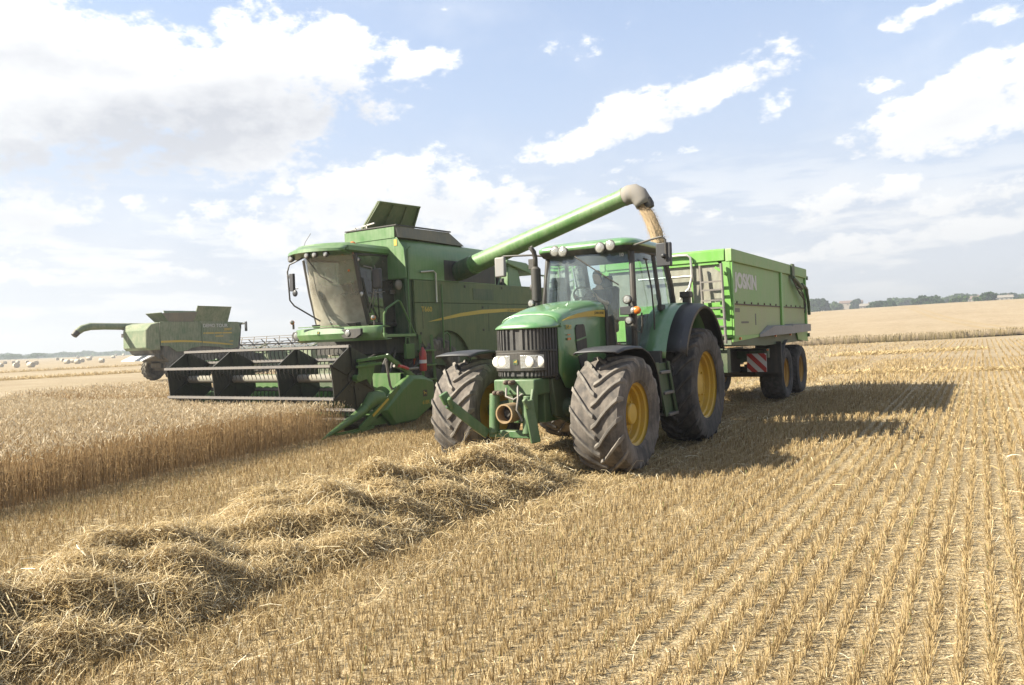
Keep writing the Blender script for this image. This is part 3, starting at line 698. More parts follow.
pn.sheet(rows); pn.build('ribbed_panel', 'panel', trailer, ang=20)
b = MB(); b.beam((XL-.75, YF-.02, 2.3), (XL-.75, YF-.02, 3.09), .03, .03); b.beam((XL-.16, YF-.07, 2.05), (XL-.16, YF-.07, 2.35), .1,.05); b.beam((XL-.28,YF-.05,3.0),(XL-.06,YF-.05,2.85),.03,.05); b.build('front_stay', 'tgreen', trailer)
# floor, chassis
fl = MB(); fl.box((XR+.05, YF+.1, 1.6), (XL-.05, YR-.02, 1.69)); fl.prism([(YF-.02,1.48),(YF+.02,1.66),(YR,1.66),(YR,1.40),(19,1.40),(17.2,1.40),(15.4,1.46)], 'x', XR+.03, XL-.03)
fl.build('floor', 'chassis', trailer)
lf = MB(); lf.prism([(YF-.02,1.665),(YF,1.54),(16.4,1.60),(16.9,1.655)], 'x', XL-.02, XL+.01); lf.build('side_sill', 'tgreen', trailer); lf = MB(); lf.prism([(20.6,1.45),(21.8,1.38),(21.84,1.66),(20.4,1.66)], 'x', XL-.02, XL+.012); lf.build('side_sill', 'tgreen', trailer)
ch = MB()
for dx in (-.42, .42): ch.box((TX+dx-.07, 13.9, .98), (TX+dx+.07, 21.5, 1.28))
ch.prism([(13.3,.50),(13.3,.62),(14.0,1.28),(14.6,1.28),(14.2,.9)], 'x', TX-.5, TX-.38); ch.prism([(13.3,.50),(13.3,.62),(14.0,1.28),(14.6,1.28),(14.2,.9)], 'x', TX+.38, TX+.5)
ch.beam((TX, 12.9, .56), (TX, 14.4, .95), .16, .2); ch.box((TX-.5,14.0,1.0),(TX+.5,14.2,1.26)); ch.box((TX-1.2,14.5,.95),(TX+1.2,14.7,1.42)); ch.box((TX-1.2,17.7,1.1),(TX+1.2,17.9,1.32))
ch.build('chassis', 'chassis', trailer, bevel=.01)
ub = MB(); ub.prism([(15.6,.85),(15.6,1.3),(18.0,1.3),(18.0,.75)], 'x', TX-.5, TX+.5); ub.build('underbody_shade_box', 'black', trailer, bevel=.05)  # added black box that stands in for the dark shade under the body
lg = MB(); lg.box((TX+.55, 14.5, .55), (TX+.75, 14.7, 1.4)); lg.box((TX+.45,14.4,.3),(TX+.85,14.8,.36)); lg.box((TX+.60,14.55,.34),(TX+.70,14.65,.6)); lg.build('parking_jack', 'chassis', trailer)
ax = MB()
for y in (19.28, 21.05): ax.cyl((XR+.4, y, .66), (XL-.4, y, .66), .09, 12); ax.beam((TX-.45,y-.6,.85),(TX-.45,y+.6,.85),.1,.12); ax.beam((TX+.45,y-.6,.85),(TX+.45,y+.6,.85),.1,.12)
ax.build('axle_set', 'darkmetal', trailer)
for y in (19.28, 21.05):
    for s in (1, -1):
        wheel(trailer, (TX+s*1.02, y, .67), .67, .58, .36, s, nl=30, lug_h=.03, tyre_m='tyre_dark', lug_m='tyre_dark', rim_m='orange_rim', block=True, phase=.1*y, cap=-.02)
# mudguards
for X, s in ((XL, 1), (XR, -1)):
    mg = MB(); a, b_ = X-s*.06, X+s*.22
    mg.loft([[(X+s*.012,y,z1),(X+s*w,y,z1-.02),(X+s*w,y,z0),(X+s*.012,y,z0)] for y, z1, z0, w in ((16.55,1.66,1.60,.03),(17.3,1.84,1.62,.16),(18.9,1.84,1.63,.20),(19.0,1.81,1.63,.20),(19.1,1.86,1.63,.20),(21.3,1.86,1.66,.20),(21.55,1.82,1.68,.14))])
    mg.build('mudguard', 'grey_panel', trailer)
for y in (15.0, 18.0, 19.6):
    b = MB(); b.box((XL+.005, y-.04, 1.575), (XL+.04, y+.04, 1.625)); b.build('marker_lamp', 'amber', trailer)
for s in (1, -1):
    fm = MB(); x0, x1 = sorted((TX+s*.70, TX+s*1.34)); rows = []
    for k in range(10):
        a = lerp(PI*1.02, PI*.50, k/9); rows.append([(x, 19.28+.80*math.cos(a), .67+.80*math.sin(a)) for x in (x0, x1)])
    fm.sheet(rows); fm.build('wheel_cover', 'black', trailer, solid=.02)
b = MB(); b.box((-4.58, 18.25, .72), (-3.98, 18.29, 1.46)); b.build('mud_flap', 'black', trailer, bevel=.01)
# marker boards
for s in (1,):
    b = MB(); x0, x1 = -4.56, -4.13; y = 17.42; z0, z1 = .80, 1.215
    b.box((x0, y, z0), (x1, y+.02, z1)); mb_ = b.build('marker_board', 'white', trailer)
    st = MB()
    def clip(c0, c1):
        pts = []
        w, h = x1-x0, z1-z0
        poly = [(0,0),(w,0),(w,h),(0,h)]
        for sgn, c in ((1, c1), (-1, -c0)):
            out = []
            for i in range(len(poly)):
                p, q = poly[i], poly[(i+1) % len(poly)]
                fp, fq = sgn*(p[0]+p[1])-c, sgn*(q[0]+q[1])-c
                if fp <= 0: out.append(p)
                if fp*fq < 0: t = fp/(fp-fq); out.append((lerp(p[0],q[0],t), lerp(p[1],q[1],t)))
            poly = out
            if not poly: return None
        return [(x0+p[0], z0+p[1]) for p in poly]
    for c in (.10, .38, .66):
        pl = clip(c, c+.14)
        if pl: st.prism(pl, 'y', y-.004, y-.001)
    st.build('red_stripe', 'red', mb_)
    b = MB(); b.tube([(x0+.03, y+.03, z1+.08), (x1-.0, y+.03, z1+.08)], .018, 8); b.tube([(x0+.04,y+.03,z1+.08),(x0+.04,y+.03,z1-.05)], .014, 6); b.tube([(x1-.05,y+.03,z1+.08),(x1-.05,y+.03,z1-.05)], .014, 6); b.tube([(x0+.05,y+.03,z1+.08),(x0-.2,y+.1,z1+.1),(x0-.5,y+.1,z1+.05)], .03, 8); b.build('board_bracket', 'darkmetal', trailer)
    b = MB(); b.ball((x1+.03, y+.02, z1+.08), .028, 8); b.build('marker_lamp', 'amber', trailer)
# ladder
ld = MB(); A = [(-4.62, YF-.10, 3.05), (-4.57, YF-.14, 2.1)]; B = [(-4.20, YF-.12, 3.06), (-4.13, YF-.22, 1.52)]
ld.tube(A, .026, 8); ld.tube([(A[1][0],A[1][1],2.1),(A[1][0]+.03,A[1][1]-.05,1.55)], .026, 8); ld.tube(B, .028, 8)
lad = ld.build('ladder', 'greymetal', trailer)
rg = MB()
for z in (2.72, 2.56, 2.36, 2.21, 2.0, 1.85, 1.68, 1.56):
    t = (3.05-z)/1.5; rg.beam((-4.61+.07*t, YF-.12-.1*t, z), (-4.19+.07*t, YF-.13-.1*t, z), .035, .03)
rg.build('rung', 'greymetal', lad)
# hand rail on the drawbar platform
hr = MB(); hr.tube([(-5.05, YF-.10, 3.28), (-4.86, YF-.10, 3.27), (-4.80, YF-.10, 3.22), (-4.78, YF-.11, 2.85), (-4.84, YF-.12, 2.62), (-5.0, YF-.14, 2.47), (-5.02, YF-.14, 2.40)], .026, 8); hr.tube([(-4.80, YF-.10, 2.86), (-5.9, YF-.10, 2.86)], .024, 8)
hr.tube([(-5.05, YF-.10, 3.28), (-5.9, YF-.10, 3.28)], .024, 8); hr.tube([(-4.84, YF-.12, 2.62), (-4.93, YF-.12, 2.28)], .022, 8); hr.build('platform_rail', 'alu', trailer)
# tailgate hydraulic arm and hoses on the left side
hy = MB(); hy.box((XL+.055, 19.72, 3.02), (XL+.10, 19.98, 3.36)); hy.tube([(XL+.09,19.75,3.02),(XL+.12,20.1,2.92),(XL+.12,20.7,2.78)], .05, 8); hy.tube([(XL+.12,20.7,2.88),(XL+.13,21.2,2.80),(XL+.12,21.5,2.45),(XL+.11,21.62,2.1)], .04, 8); hy.build('tailgate_arm', 'chassis', trailer)
hs = MB()
for k in range(3): hs.tube([(XL+.10,19.6+.15*k,3.0),(XL+.13,19.9+.2*k,2.80-.08*k),(XL+.13,20.5+.1*k,2.74-.1*k),(XL+.12,20.9+.12*k,2.62-.12*k),(XL+.11,21.0,2.35-.1*k)], .016, 6)
hs.build('hydraulic_hose', 'black', trailer)
for z in (3.1, 2.75, 2.45, 1.72, 1.55):
    hb = MB(); hb.box((XL-.03, YR+.05, z-.05), (XL+.06, YR+.15, z+.05)); hb.build('tailgate_hinge', 'chassis', trailer)
lettering('JOSKIN', .40, (XL+.003, 14.85, 2.615), SIDE, 'text_grey', trailer, width=1.70, bold=.02)
b = MB(); b.box((XL+.001, 14.72, 2.12), (XL+.004, 15.1, 2.2)); b.box((XL+.001, 15.2, 1.9), (XL+.004, 15.75, 1.94)); b.box((XL+.001,16.28,1.86),(XL+.004,16.36,2.1)); b.build('worn_decal', 'tank_grey', side)

# ================================================================== GRAIN pouring from the auger into the trailer
gm, nt, out = new_mat('grain'); c = ramp(nt, noise(nt, 90, 3), [(.3, (.26,.18,.10)), (.7, (.36,.27,.16))]); b_ = bsdf(nt, out, c, .85); bump(nt, b_, noise(nt, 140, 2), .35, .01); M['grain'] = gm
SPT = Vector((-6.06, 15.15, 4.50))
g = MB(); path = [Vector((-6.14,15.15,4.66)), Vector((-6.03,15.16,4.50)), Vector((-5.90,15.17,4.25)), Vector((-5.78,15.18,3.9)), Vector((-5.70,15.19,3.45)), Vector((-5.62,15.2,2.9)), Vector((-5.58,15.2,2.2))]
secs = []
for p, r in zip(path, (.07,.10,.115,.125,.135,.15,.17)):
    row = []
    for k in range(14):
        a = 2*PI*k/14; rr = r*(1+.12*math.sin(3*a+p.z*5)+.08*random.random()); row.append((p.x+rr*math.cos(a), p.y+rr*math.sin(a)*.9, p.z+rr*math.cos(a)*.25))
    secs.append(row)
g.loft(secs)
for i in range(4200):
    t = random.random()**.8*5; k = int(t); p = path[k].lerp(path[k+1], t-k); r = .085+.012*t; a = random.uniform(0, 2*PI); q = r*random.uniform(.8, 1.35)+abs(random.gauss(0,.02))
    ex_ = random.expovariate(9)*.45*t/3 if math.cos(a) > .3 else 0
    c = p + Vector((math.cos(a)*q+ex_*.5, math.sin(a)*q, random.uniform(-.05,.05))); s = random.uniform(.004,.007)
    g.add([c+Vector((s,0,-s*.6)), c+Vector((-s,0,-s*.6)), c+Vector((0,s,0)), c+Vector((0,-s*.2,s*1.6))], [(0,1,2),(0,2,3),(1,3,2),(0,3,1)])
o = g.build('grain_stream', 'grain', None, smooth=False, recalc=False); tag(o, 'stream of golden grain falling from the unloading spout into the trailer', 'grain', kind='stuff')
# ================================================================== COMBINE HARVESTER beside the tractor (front to -Y)
CX = -12.80; XS = -11.50; XO = 2*CX-XS
comb = thing('combine_harvester', (CX, 16.0, 0), 'large green combine harvester unloading through its long auger over the tractor', 'combine harvester')
bd = MB()
lower = [(14.15,2.03),(14.15,2.725),(20.9,2.77),(20.9,1.75),(19.6,1.35),(17.2,1.35)] + arc(15.42, 1.02, 1.02, PI*.06, PI*.82, 12)[0:]
for xa, xb in ((XO, XO+.07), (XS-.07, XS)):
    bd = MB(); bd.prism([(14.15,2.735),(14.15,3.28),(20.85,3.31),(20.9,2.78)], 'x', xa, xb-.004); bd.build('upper_panel', 'hgreen_old', comb, bevel=.008)
    bd = MB(); bd.prism(lower, 'x', xa, xb); sidep = bd.build('side_panel', 'hgreen_old', comb, bevel=.008)
bd = MB(); bd.prism([(14.0,1.5),(13.9,3.3),(15.3,3.3),(20.6,3.25),(21.3,2.8),(21.4,1.7),(19.8,1.2),(16.8,1.0),(15,1.2)], 'x', XO+.08, XS-.08); bd.build('body', 'chassis', comb)
# grain tank: closed shell, the auger bay only a dark panel on its left flank
tk = MB(); XT0, XT1 = -13.95, XS
def tank_plan(z, inset=0.):
    return [(XT0+inset, 17.75, z), (XT0+inset, 13.98, z), (XT0+.28, 13.74, z), (XT1-.34, 13.74, z), (XT1-inset-.04, 14.06, z), (XT1-inset, 14.5, z), (XT1-inset, 15.35, z), (XT1-inset, 17.75, z)]
tk.loft([tank_plan(3.29), tank_plan(3.85), tank_plan(4.08, .02), tank_plan(4.24, .14), tank_plan(4.27, .22)])
tank = tk.build('grain_tank', 'hgreen', comb, bevel=.01)
# (bay) flat dark panel painting the shade of a recess behind the auger elbow
by = MB(); by.box((XS-.002, 15.36, 3.31), (XS+.003, 17.7, 3.83)); by.build('bay_shade_panel', 'darkmetal', tank)
te = MB(); te.loft([[(-13.30,13.76,4.272),(-11.60,13.76,4.272),(-11.55,14.1,4.272),(-11.62,16.45,4.272),(-13.3,16.45,4.272)], [(-13.22,13.72,4.55),(-11.64,13.72,4.53),(-11.60,14.05,4.53),(-11.66,15.85,4.58),(-13.22,15.85,4.58)]])
text_ = te.build('tank_extension', 'tank_grey', tank)
b = MB(); b.box((-13.27,13.700,4.26),(-11.67,13.712,4.53)); b.prism([(-13.5,4.05),(-13.22,4.27),(-11.62,4.27),(-11.42,4.0),(-11.36,3.3),(-13.5,3.3)], 'y', 13.715, 13.735); b.build('tank_front', 'hgreen', tank, bevel=.006)
b = MB(); b.box((-13.24,13.68,4.545),(-11.6,13.74,4.57)); b.beam((-11.62,13.7,4.56),(-11.64,15.88,4.60),.05,.03); b.build('tank_rim', 'darkmetal', tank)
b = MB(); b.box((-11.70,13.705,4.07),(-11.61,13.713,4.22)); b.build('warning_sticker', 'stripe', tank)
# raised lid leaning inward with ribs on its under side
ld = MB(); A0, A1 = Vector((-12.98,14.0,4.60)), Vector((-12.98,15.95,4.66)); B0, B1 = Vector((-12.52,14.15,5.28)), Vector((-12.52,15.76,5.345))
ld.loft([[A0,A1,B1,B0],[p+Vector((-.03,0,.02)) for p in (A0,A1,B1,B0)]]); lid = ld.build('tank_lid', 'hgreen_old', comb)
b = MB(); n_ = Vector((.02,0,-.012))
for t in (.02,.36,.68,.98): b.beam(A0.lerp(A1,t)+n_, B0.lerp(B1,t)+n_, .045, .03, up=(1,0,-.6))
b.beam(B0+n_, B1+n_, .05, .03, up=(1,0,-.6)); b.build('lid_rib', 'hgreen_old', lid)
b = MB(); b.beam((-13.15,13.78,4.60),(-12.35,13.78,4.69),.03,.03); b.beam((-12.95,13.78,4.55),(-12.95,13.78,4.64),.03,.03); b.beam((-12.6,13.78,4.55),(-12.6,13.78,4.67),.03,.03); b.build('lid_stay', 'alu', lid)
# auger
BASE = Vector((-11.42, 15.95, 3.58)); TIP = Vector((-6.36, 15.15, 4.745)); dv = (TIP-BASE).normalized()
au = MB(); au.tube([BASE-Vector((.35,.0,.12)), BASE, BASE+dv*.35, BASE+dv*.36, BASE+dv*.50], [.20,.25,.25,.25,.25], 20); elb = au.build('auger_elbow', 'chassis', comb)
au = MB(); au.tube([BASE+dv*.50, BASE+dv*.52, BASE+dv*2.6, TIP], [.22,.235,.215,.185], 24); aug = au.build('unloading_auger', 'hgreen', comb)
b = MB(); b.tube([BASE+dv*.5, BASE+dv*.58], [.255,.25], 20); b.tube([TIP-dv*.10, TIP-dv*.06], .2, 20); b.build('auger_collar', 'hgreen', aug)
sp = MB(); T = TIP; pp = [T-dv*.06, T+dv*.05, T+Vector((.15,0,.015)), T+Vector((.26,0,-.05)), T+Vector((.33,0,-.16)), T+Vector((.37,0,-.26))]
sp.tube(pp, [.188,.200,.205,.198,.182,.168], 20, caps=False); so = sp.build('spout', 'spout', comb, solid=.014)
b = MB(); b.tube([pp[-2]+Vector((.10,0,.03)), pp[-1]+Vector((.10,0,.02)), pp[-1]+Vector((.13,0,-.06))], [.10,.115,.09], 12); b.build('spout_lip', 'black', so)
# engine deck behind the tank
dk = MB(); dk.box((XO+.1,17.75,3.27),(XS-.1,20.8,3.31)); dk.box((-13.7,17.9,3.31),(-12.5,19.3,3.75)); dk.cyl((-12.3,18.2,3.5),(-12.3,19.2,3.5),.18,14)
for y, h in ((18.0,.25),(18.3,.3),(18.55,.22)): dk.cyl((-11.8,y,3.31),(-11.8,y,3.31+h),.06,10)
dk.build('engine', 'darkmetal', comb, bevel=.01)
eh = MB(); eh.prism([(18.75,3.98),(18.8,4.1),(19.9,4.06),(20.3,3.9),(20.3,3.7)], 'x', -13.8, -11.75); eh.prism([(18.95,3.31),(19.0,3.98),(19.5,3.98),(19.75,3.31)], 'x', -12.3, -11.85); eh.build('engine_hood', 'hgreen', comb, bevel=.03)
b = MB(); b.tube([(-11.6,20.3,3.31),(-11.6,20.2,4.0)], .02, 6); b.tube([(-11.6,20.75,3.31),(-11.6,20.7,3.7),(-11.6,19.9,3.72)], .02, 6); b.tube([(-11.6,18.0,3.3),(-11.6,18.3,3.7)], .018, 6); b.build('deck_rail', 'hgreen', comb)
# lettering and stripe on the side
for y, z in ((14.3,2.0),(17.0,2.05),(17.0,2.66),(19.4,2.68),(16.2,3.2),(18.0,3.22)):
    b = MB(); b.box((XS+.001,y,z-.04),(XS+.012,y+.07,z+.02)); b.build('latch', 'darkmetal', sidep, bevel=.004)
for y, z in ((17.3,2.0),(14.42,2.1)):
    b = MB(); b.box((XS-.002,y,z),(XS+.0035,y+.012,2.71)); b.build('panel_seam', 'black', sidep)
b = MB(); b.box((XS-.003,16.6,2.85),(XS+.005,17.6,3.15)); b.build('air_vent', 'chassis', sidep)
st = MB(); up_ = [(14.62,2.265),(15.2,2.37),(16.0,2.49),(17.0,2.585),(18.2,2.63),(20.3,2.66)]; lo_ = [(20.3,2.55),(18.2,2.54),(17.0,2.48),(16.0,2.40),(15.2,2.31)]
st.prism(up_+lo_, 'x', XS, XS+.004); st.build('side_stripe', 'stripe', sidep)
lettering('T660', .17, (XS+.003, 14.38, 2.52), SIDE, 'text_yellow', sidep, width=.42, bold=.002)
lettering('JOHN DEERE', .085, (XS+.0045, 18.3, 2.55), SIDE, 'text_dark', sidep, width=.8)
# rear hood and straw chopper
rh = MB(); rh.prism([(20.8,1.5),(20.85,3.28),(21.6,3.1),(21.9,2.3),(21.5,1.4)], 'x', XO+.02, XS-.02); rh.build('rear_hood', 'hgreen', comb, bevel=.04, seg=3)
rh = MB(); rh.prism([(20.9,.9),(20.9,1.5),(21.7,1.5),(22.1,1.1),(21.9,.8)], 'x', XO+.25, XS-.25); rh.build('straw_chopper', 'chassis', comb, bevel=.01)
# wheels
for s in (1, -1):
    wheel(comb, (CX+s*1.02, 15.05, .94), .94, .64, .46, s, nl=19, lug_h=.05, fwd=-1, rim_m='far_dark')  # yellow front rims given a dark colour, shade under the body painted in
    wheel(comb, (CX+s*1.15, 20.1, .62), .62, .42, .33, s, nl=16, lug_h=.04, fwd=-1)
ax = MB(); ax.cyl((CX-1.0,15.05,.94),(CX+1.0,15.05,.94),.17,14); ax.cyl((CX-1.2,20.1,.62),(CX+1.2,20.1,.62),.1,12); ax.box((CX-.6,14.6,.9),(CX+.6,20.2,1.2)); ax.build('axle', 'darkmetal', comb)
# ---------------- cab
KX = -12.74
cb = MB()
def cab_plan(z, w0, w1, yf, yr, bow, n=13):
    """bowed windscreen plan then back along the sides"""
    return [(KX+w0*t, yf+bow*(abs(t)**2.2)*.9+0, z) for t in np.linspace(-1, 1, n)]
ws_ = MB(); ws_.sheet([cab_plan(2.12,.83,.83,12.63,0,.40,17), cab_plan(3.0,.80,.80,12.38,0,.42,17), cab_plan(3.84,.80,.80,12.22,0,.44,17)]); ws_.build('windscreen', 'dusty_glass', comb)
cf = MB()
for s in (1, -1):
    cf.tube([(KX+s*.81,12.98,2.25),(KX+s*.81,12.78,3.0),(KX+s*.81,12.62,3.82)], .055, 8); cf.tube([(KX+s*.76,13.98,2.2),(KX+s*.80,13.98,3.9)], .05, 8); cf.tube([(KX+s*.81,12.98,2.25),(KX+s*.78,13.98,2.22)], .05, 8); cf.tube([(KX+s*.80,12.62,3.82),(KX+s*.80,13.98,3.88)], .04, 8)
    cf.tube([(KX+s*.80,13.05,2.5),(KX+s*.80,12.82,3.3)], .04, 6)
cf.prism([(12.66,2.28),(13.0,2.30),(13.98,2.22),(13.98,1.95),(12.9,1.95)], 'x', KX-.70, KX+.70); cf.box((KX-.80,13.94,2.2),(KX+.80,13.99,2.75))
cabf = cf.build('cab_frame', 'black', comb, bevel=.006)
for s in (1, -1):
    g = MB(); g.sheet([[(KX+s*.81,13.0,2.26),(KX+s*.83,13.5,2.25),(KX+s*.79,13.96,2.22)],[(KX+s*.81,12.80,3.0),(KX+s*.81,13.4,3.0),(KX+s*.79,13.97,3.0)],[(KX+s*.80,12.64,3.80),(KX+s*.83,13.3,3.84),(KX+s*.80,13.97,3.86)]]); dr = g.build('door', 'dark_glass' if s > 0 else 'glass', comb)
    b = MB(); b.tube([(KX+s*.83,13.1,2.6),(KX+s*.90,13.25,3.1),(KX+s*.86,13.2,3.6)], .012, 6); b.tube([(KX+s*.84,13.05,2.95),(KX+s*.88,13.5,3.0)], .014, 6); b.box(tuple(sorted((KX+s*.82,KX+s*.86)))[:1]+(13.75,2.95), tuple(sorted((KX+s*.82,KX+s*.86)))[1:]+(13.9,3.05)); b.build('door_handle', 'greymetal', dr)
bw = MB(); bw.sheet([[(KX-.78,13.95,2.7),(KX+.78,13.95,2.7)],[(KX-.78,13.95,3.88),(KX+.78,13.95,3.88)]]); bw.build('cab_rear_wall', 'tan_cover', comb)
st = MB(); st.box((KX-.26,13.3,2.5),(KX+.26,13.75,2.72)); st.box((KX-.25,13.68,2.7),(KX+.25,13.82,3.35)); st.box((KX-.14,13.7,3.33),(KX+.14,13.82,3.55)); st.tube([(KX+.28,13.3,2.8),(KX+.34,12.95,2.9),(KX+.36,12.9,3.2)], .05, 8); st.tube([(KX,12.9,2.3),(KX,13.0,2.9)], .04, 8); st.tube([(KX+.19*math.cos(a),13.0+.14*math.sin(a),2.92+.1*math.sin(a)) for a in np.linspace(0,2*PI,25)], .016, 6, False); st.build('seat', 'seat', comb, bevel=.03)
wp = MB(); wp.tube([(KX-.25,12.14,3.82),(KX+.1,12.24,3.35),(KX+.35,12.36,3.2)], .012, 6); wp.build('wiper', 'black', comb)
def croof(z, g_, n=9):
    w = .88-g_; front = [(KX+w*t, 12.03+g_+.34*abs(t)**2.4, z-.06*0) for t in np.linspace(-1, 1, 17)]
    return front + [(KX+w, 14.05-g_, z), (KX-w, 14.05-g_, z)]
rf = MB(); rf.loft([croof(3.86,.06), croof(3.90,.0), croof(4.0,.0), croof(4.07,.06), croof(4.10,.25)]); croof_o = rf.build('cab_roof', 'hgreen', comb, ang=40)
vz = MB(); vz.loft([[(KX+(.88)*t, 12.01+.34*abs(t)**2.4, 4.02-.03*abs(t)) for t in np.linspace(-1,1,17)], [(KX+.90*t, 11.84+.38*abs(t)**2.2, 3.94-.02*abs(t)) for t in np.linspace(-1,1,17)], [(KX+.90*t, 11.83+.38*abs(t)**2.2, 3.87) for t in np.linspace(-1,1,17)], [(KX+.86*t, 12.12+.34*abs(t)**2.2, 3.80) for t in np.linspace(-1,1,17)]], False, False)
vz.build('roof_visor', 'hgreen', croof_o, solid=.012)
for t in (-.86,-.70,.08,.32,.60):
    x = KX+.88*t; y = 11.84+.38*abs(t)**2.2
    b = MB(); b.lathe([(.04,.10),(.066,.05),(.07,0),(.06,-.005)], (x, y+.02, 3.80), 'y', 16); wl = b.build('work_lamp', 'black', comb); b = MB(); b.lathe([(.064,.0),(.04,-.018),(.002,-.02)], (x, y+.02, 3.80), 'y', 16); b.build('lens', 'lens', wl)
b = MB(); b.cyl((-11.980,12.62,3.72),(-11.980,12.62,3.96),.02,8); b.ball((-11.980,12.62,4.02), .085, 14, (1,1,1.1)); b.build('beacon', 'amber', comb)
b = MB(); b.ball((-12.080,12.38,3.82), .03, 8); b.ball((-12.020,12.5,3.45),.028,8); b.build('indicator', 'amber', comb)
b = MB(); b.tube([(-13.550,12.6,4.08),(-13.520,12.65,4.25),(-13.400,12.72,4.45)], .008, 5); b.build('aerial', 'black', comb)
for c in ((-11.880,12.66,3.70),(-11.860,12.72,2.92)):
    b = MB(); b.lathe([(.03,.08),(.06,.0),(.055,-.01)], c, 'y', 14); wl = b.build('work_lamp', 'black', comb); b = MB(); b.lathe([(.056,-.006),(.03,-.024),(.002,-.027)], c, 'y', 14); b.build('lens', 'lens', wl)
# front bumper of the cab
bp = MB()
def bump_row(z, g_):
    return [(-12.50+1.36*t, 12.15+g_+.42*abs(t)**2.6, z) for t in np.linspace(-1, 1, 25)]
bp.loft([bump_row(2.15,.25), bump_row(2.18,.06), bump_row(2.16,.0), bump_row(2.04,-.03), bump_row(1.92,.02), bump_row(1.87,.10), bump_row(1.89,.28)], False, False)
bump_o = bp.build('front_bumper', 'hgreen', comb, solid=.015)
for t in (-.88, .50):
    x = -12.50+1.36*t; y = 12.15+.42*abs(t)**2.6
    b = MB(); w_ = .17 if t < 0 else .40
    b.prism([(x-w_*.75,2.05),(x-w_*.35,2.13),(x+w_,2.13),(x+w_,2.0),(x+w_*.6,1.92),(x-w_*.25,1.92)], 'y', y-.075 if t < 0 else y-.055, y+.02); lr = b.build('lamp_recess', 'darkmetal', bump_o, bevel=.01)
    b = MB(); b.lathe([(.07,.0),(.066,-.02),(.04,-.03),(.002,-.034)], (x+.02, y-.055, 2.04), 'y', 20); b.build('headlight', 'lens', comb)
deer_emblem(comb, -12.65, 2.07, 12.11, .06, 'y')
b = MB(); b.box((-13.300,12.11,2.205),(-12.000,12.16,2.225)); b.build('bumper_crease', 'hgreen', bump_o)
for x, y in ((-13.82,12.45),(-11.36,12.55)):
    b = MB(); b.tube([(x,y,2.2),(x,y,2.32)], .025, 8); lb = b.build('lamp_stalk', 'black', comb)
    b = MB(); b.ball((x,y-.03,2.36), .055, 12); b.build('indicator', 'amber', lb); b = MB(); b.ball((x+.02,y-.065,2.37), .045, 10); b.build('lens', 'lens', lb)
# mirrors
b = MB(); b.tube([(-13.020,12.2,3.84),(-13.370,12.0,3.66),(-13.420,11.98,3.5),(-13.400,12.0,2.85),(-13.320,12.05,2.72),(-12.920,12.45,2.35)], .018, 6); b.tube([(-13.420,11.98,3.45),(-13.320,11.98,3.30)], .015, 6); b.tube([(-13.410,12.0,3.1),(-13.120,12.0,3.1)], .012, 6); ma = b.build('mirror_arm', 'black', comb)
b = MB(); b.box((-13.340,11.95,3.05),(-13.220,12.02,3.45)); b.ball((-13.200,11.98,3.0), .08, 12, (1,.4,1)); b.build('mirror', 'fender', ma, bevel=.02)
b = MB(); b.tube([(-11.800,12.75,3.55),(-11.650,12.85,3.50),(-11.620,12.88,3.3),(-11.660,12.9,2.95),(-12.000,13.0,2.4)], .016, 6); b.tube([(-11.660,12.9,2.95),(-11.500,13.0,2.93)], .014, 6); ma = b.build('mirror_arm', 'greymetal', comb)
b = MB(); b.box((-11.660,12.84,3.02),(-11.400,12.93,3.48)); b.build('mirror', 'black', ma, bevel=.06, seg=3)
b = MB(); b.ball((-11.72,13.84,3.16), .11, 14, (.7,1,1.15)); b.build('air_filter_bowl', 'tan_cover', comb)
# platform, handrails, ladder
pl = MB(); pl.box((-12.15,13.05,1.92),(XS+.05,14.1,1.99)); pl.box((-11.95,12.95,1.90),(XS+.06,13.05,2.02)); pl.build('platform', 'hgreen', comb, bevel=.006)
def rail(name, pts, r=.021): b = MB(); b.tube(pts, r, 8); return b.build(name, 'header_green', comb)
rail('handrail', [(-11.47,12.98,1.99),(-11.47,13.0,2.45),(-11.47,13.1,2.58),(-11.47,13.48,2.76),(-11.47,13.58,2.74),(-11.47,14.06,1.97)], .025)
b = MB(); b.tube([(-11.45,14.35,3.47),(-11.45,14.85,3.52),(-11.45,14.95,3.47),(-11.45,14.95,2.75)], .022, 8); b.build('handrail', 'alu', comb)
rail('handrail', [(-11.44,15.15,3.2),(-11.44,15.15,1.6)], .022); rail('handrail', [(-11.44,15.16,1.95),(-11.44,15.3,2.0),(-11.44,15.42,1.9),(-11.44,15.42,1.5)], .02)
rail('handrail', [(-11.46,14.0,4.05),(-11.46,13.9,3.98),(-11.46,13.88,3.3),(-11.46,13.88,2.0)], .02); 
b = MB()
for s_, y in ((0,14.15),(1,14.6)):
    b.beam((-11.40,y,1.95),(-11.36,y+.05,.75),.03,.07)
for z in (1.55,1.2,.85): b.box((-11.5,14.15,z),(-11.3,14.65,z+.04))
lad = b.build('ladder', 'header_green', comb, bevel=.004)
b = MB(); b.box((-11.66,14.2,.95),(-11.64,14.6,1.75)); wb = b.build('warning_board', 'red', comb); b = MB()
for k in range(3): b.prism([(14.2,1.0+.25*k),(14.2,1.1+.25*k),(14.6,1.3+.25*k),(14.6,1.2+.25*k)], 'x', -11.638, -11.634)
b.build('warning_stripe', 'amber', wb)
b = MB(); b.box((-11.44,13.60,1.40),(-11.36,13.9,1.75)); b.tube([(-11.4,13.62,1.75),(-11.4,13.65,1.9),(-11.4,13.75,1.9),(-11.4,13.78,1.5)], .018, 6); b.build('ladder_bracket', 'header_green', comb, bevel=.008)
b = MB(); b.tube([(-11.42,13.5,1.2),(-11.35,13.9,.9),(-11.35,14.0,.8)], .03, 8); b.build('ladder_stay', 'tan_cover', comb)
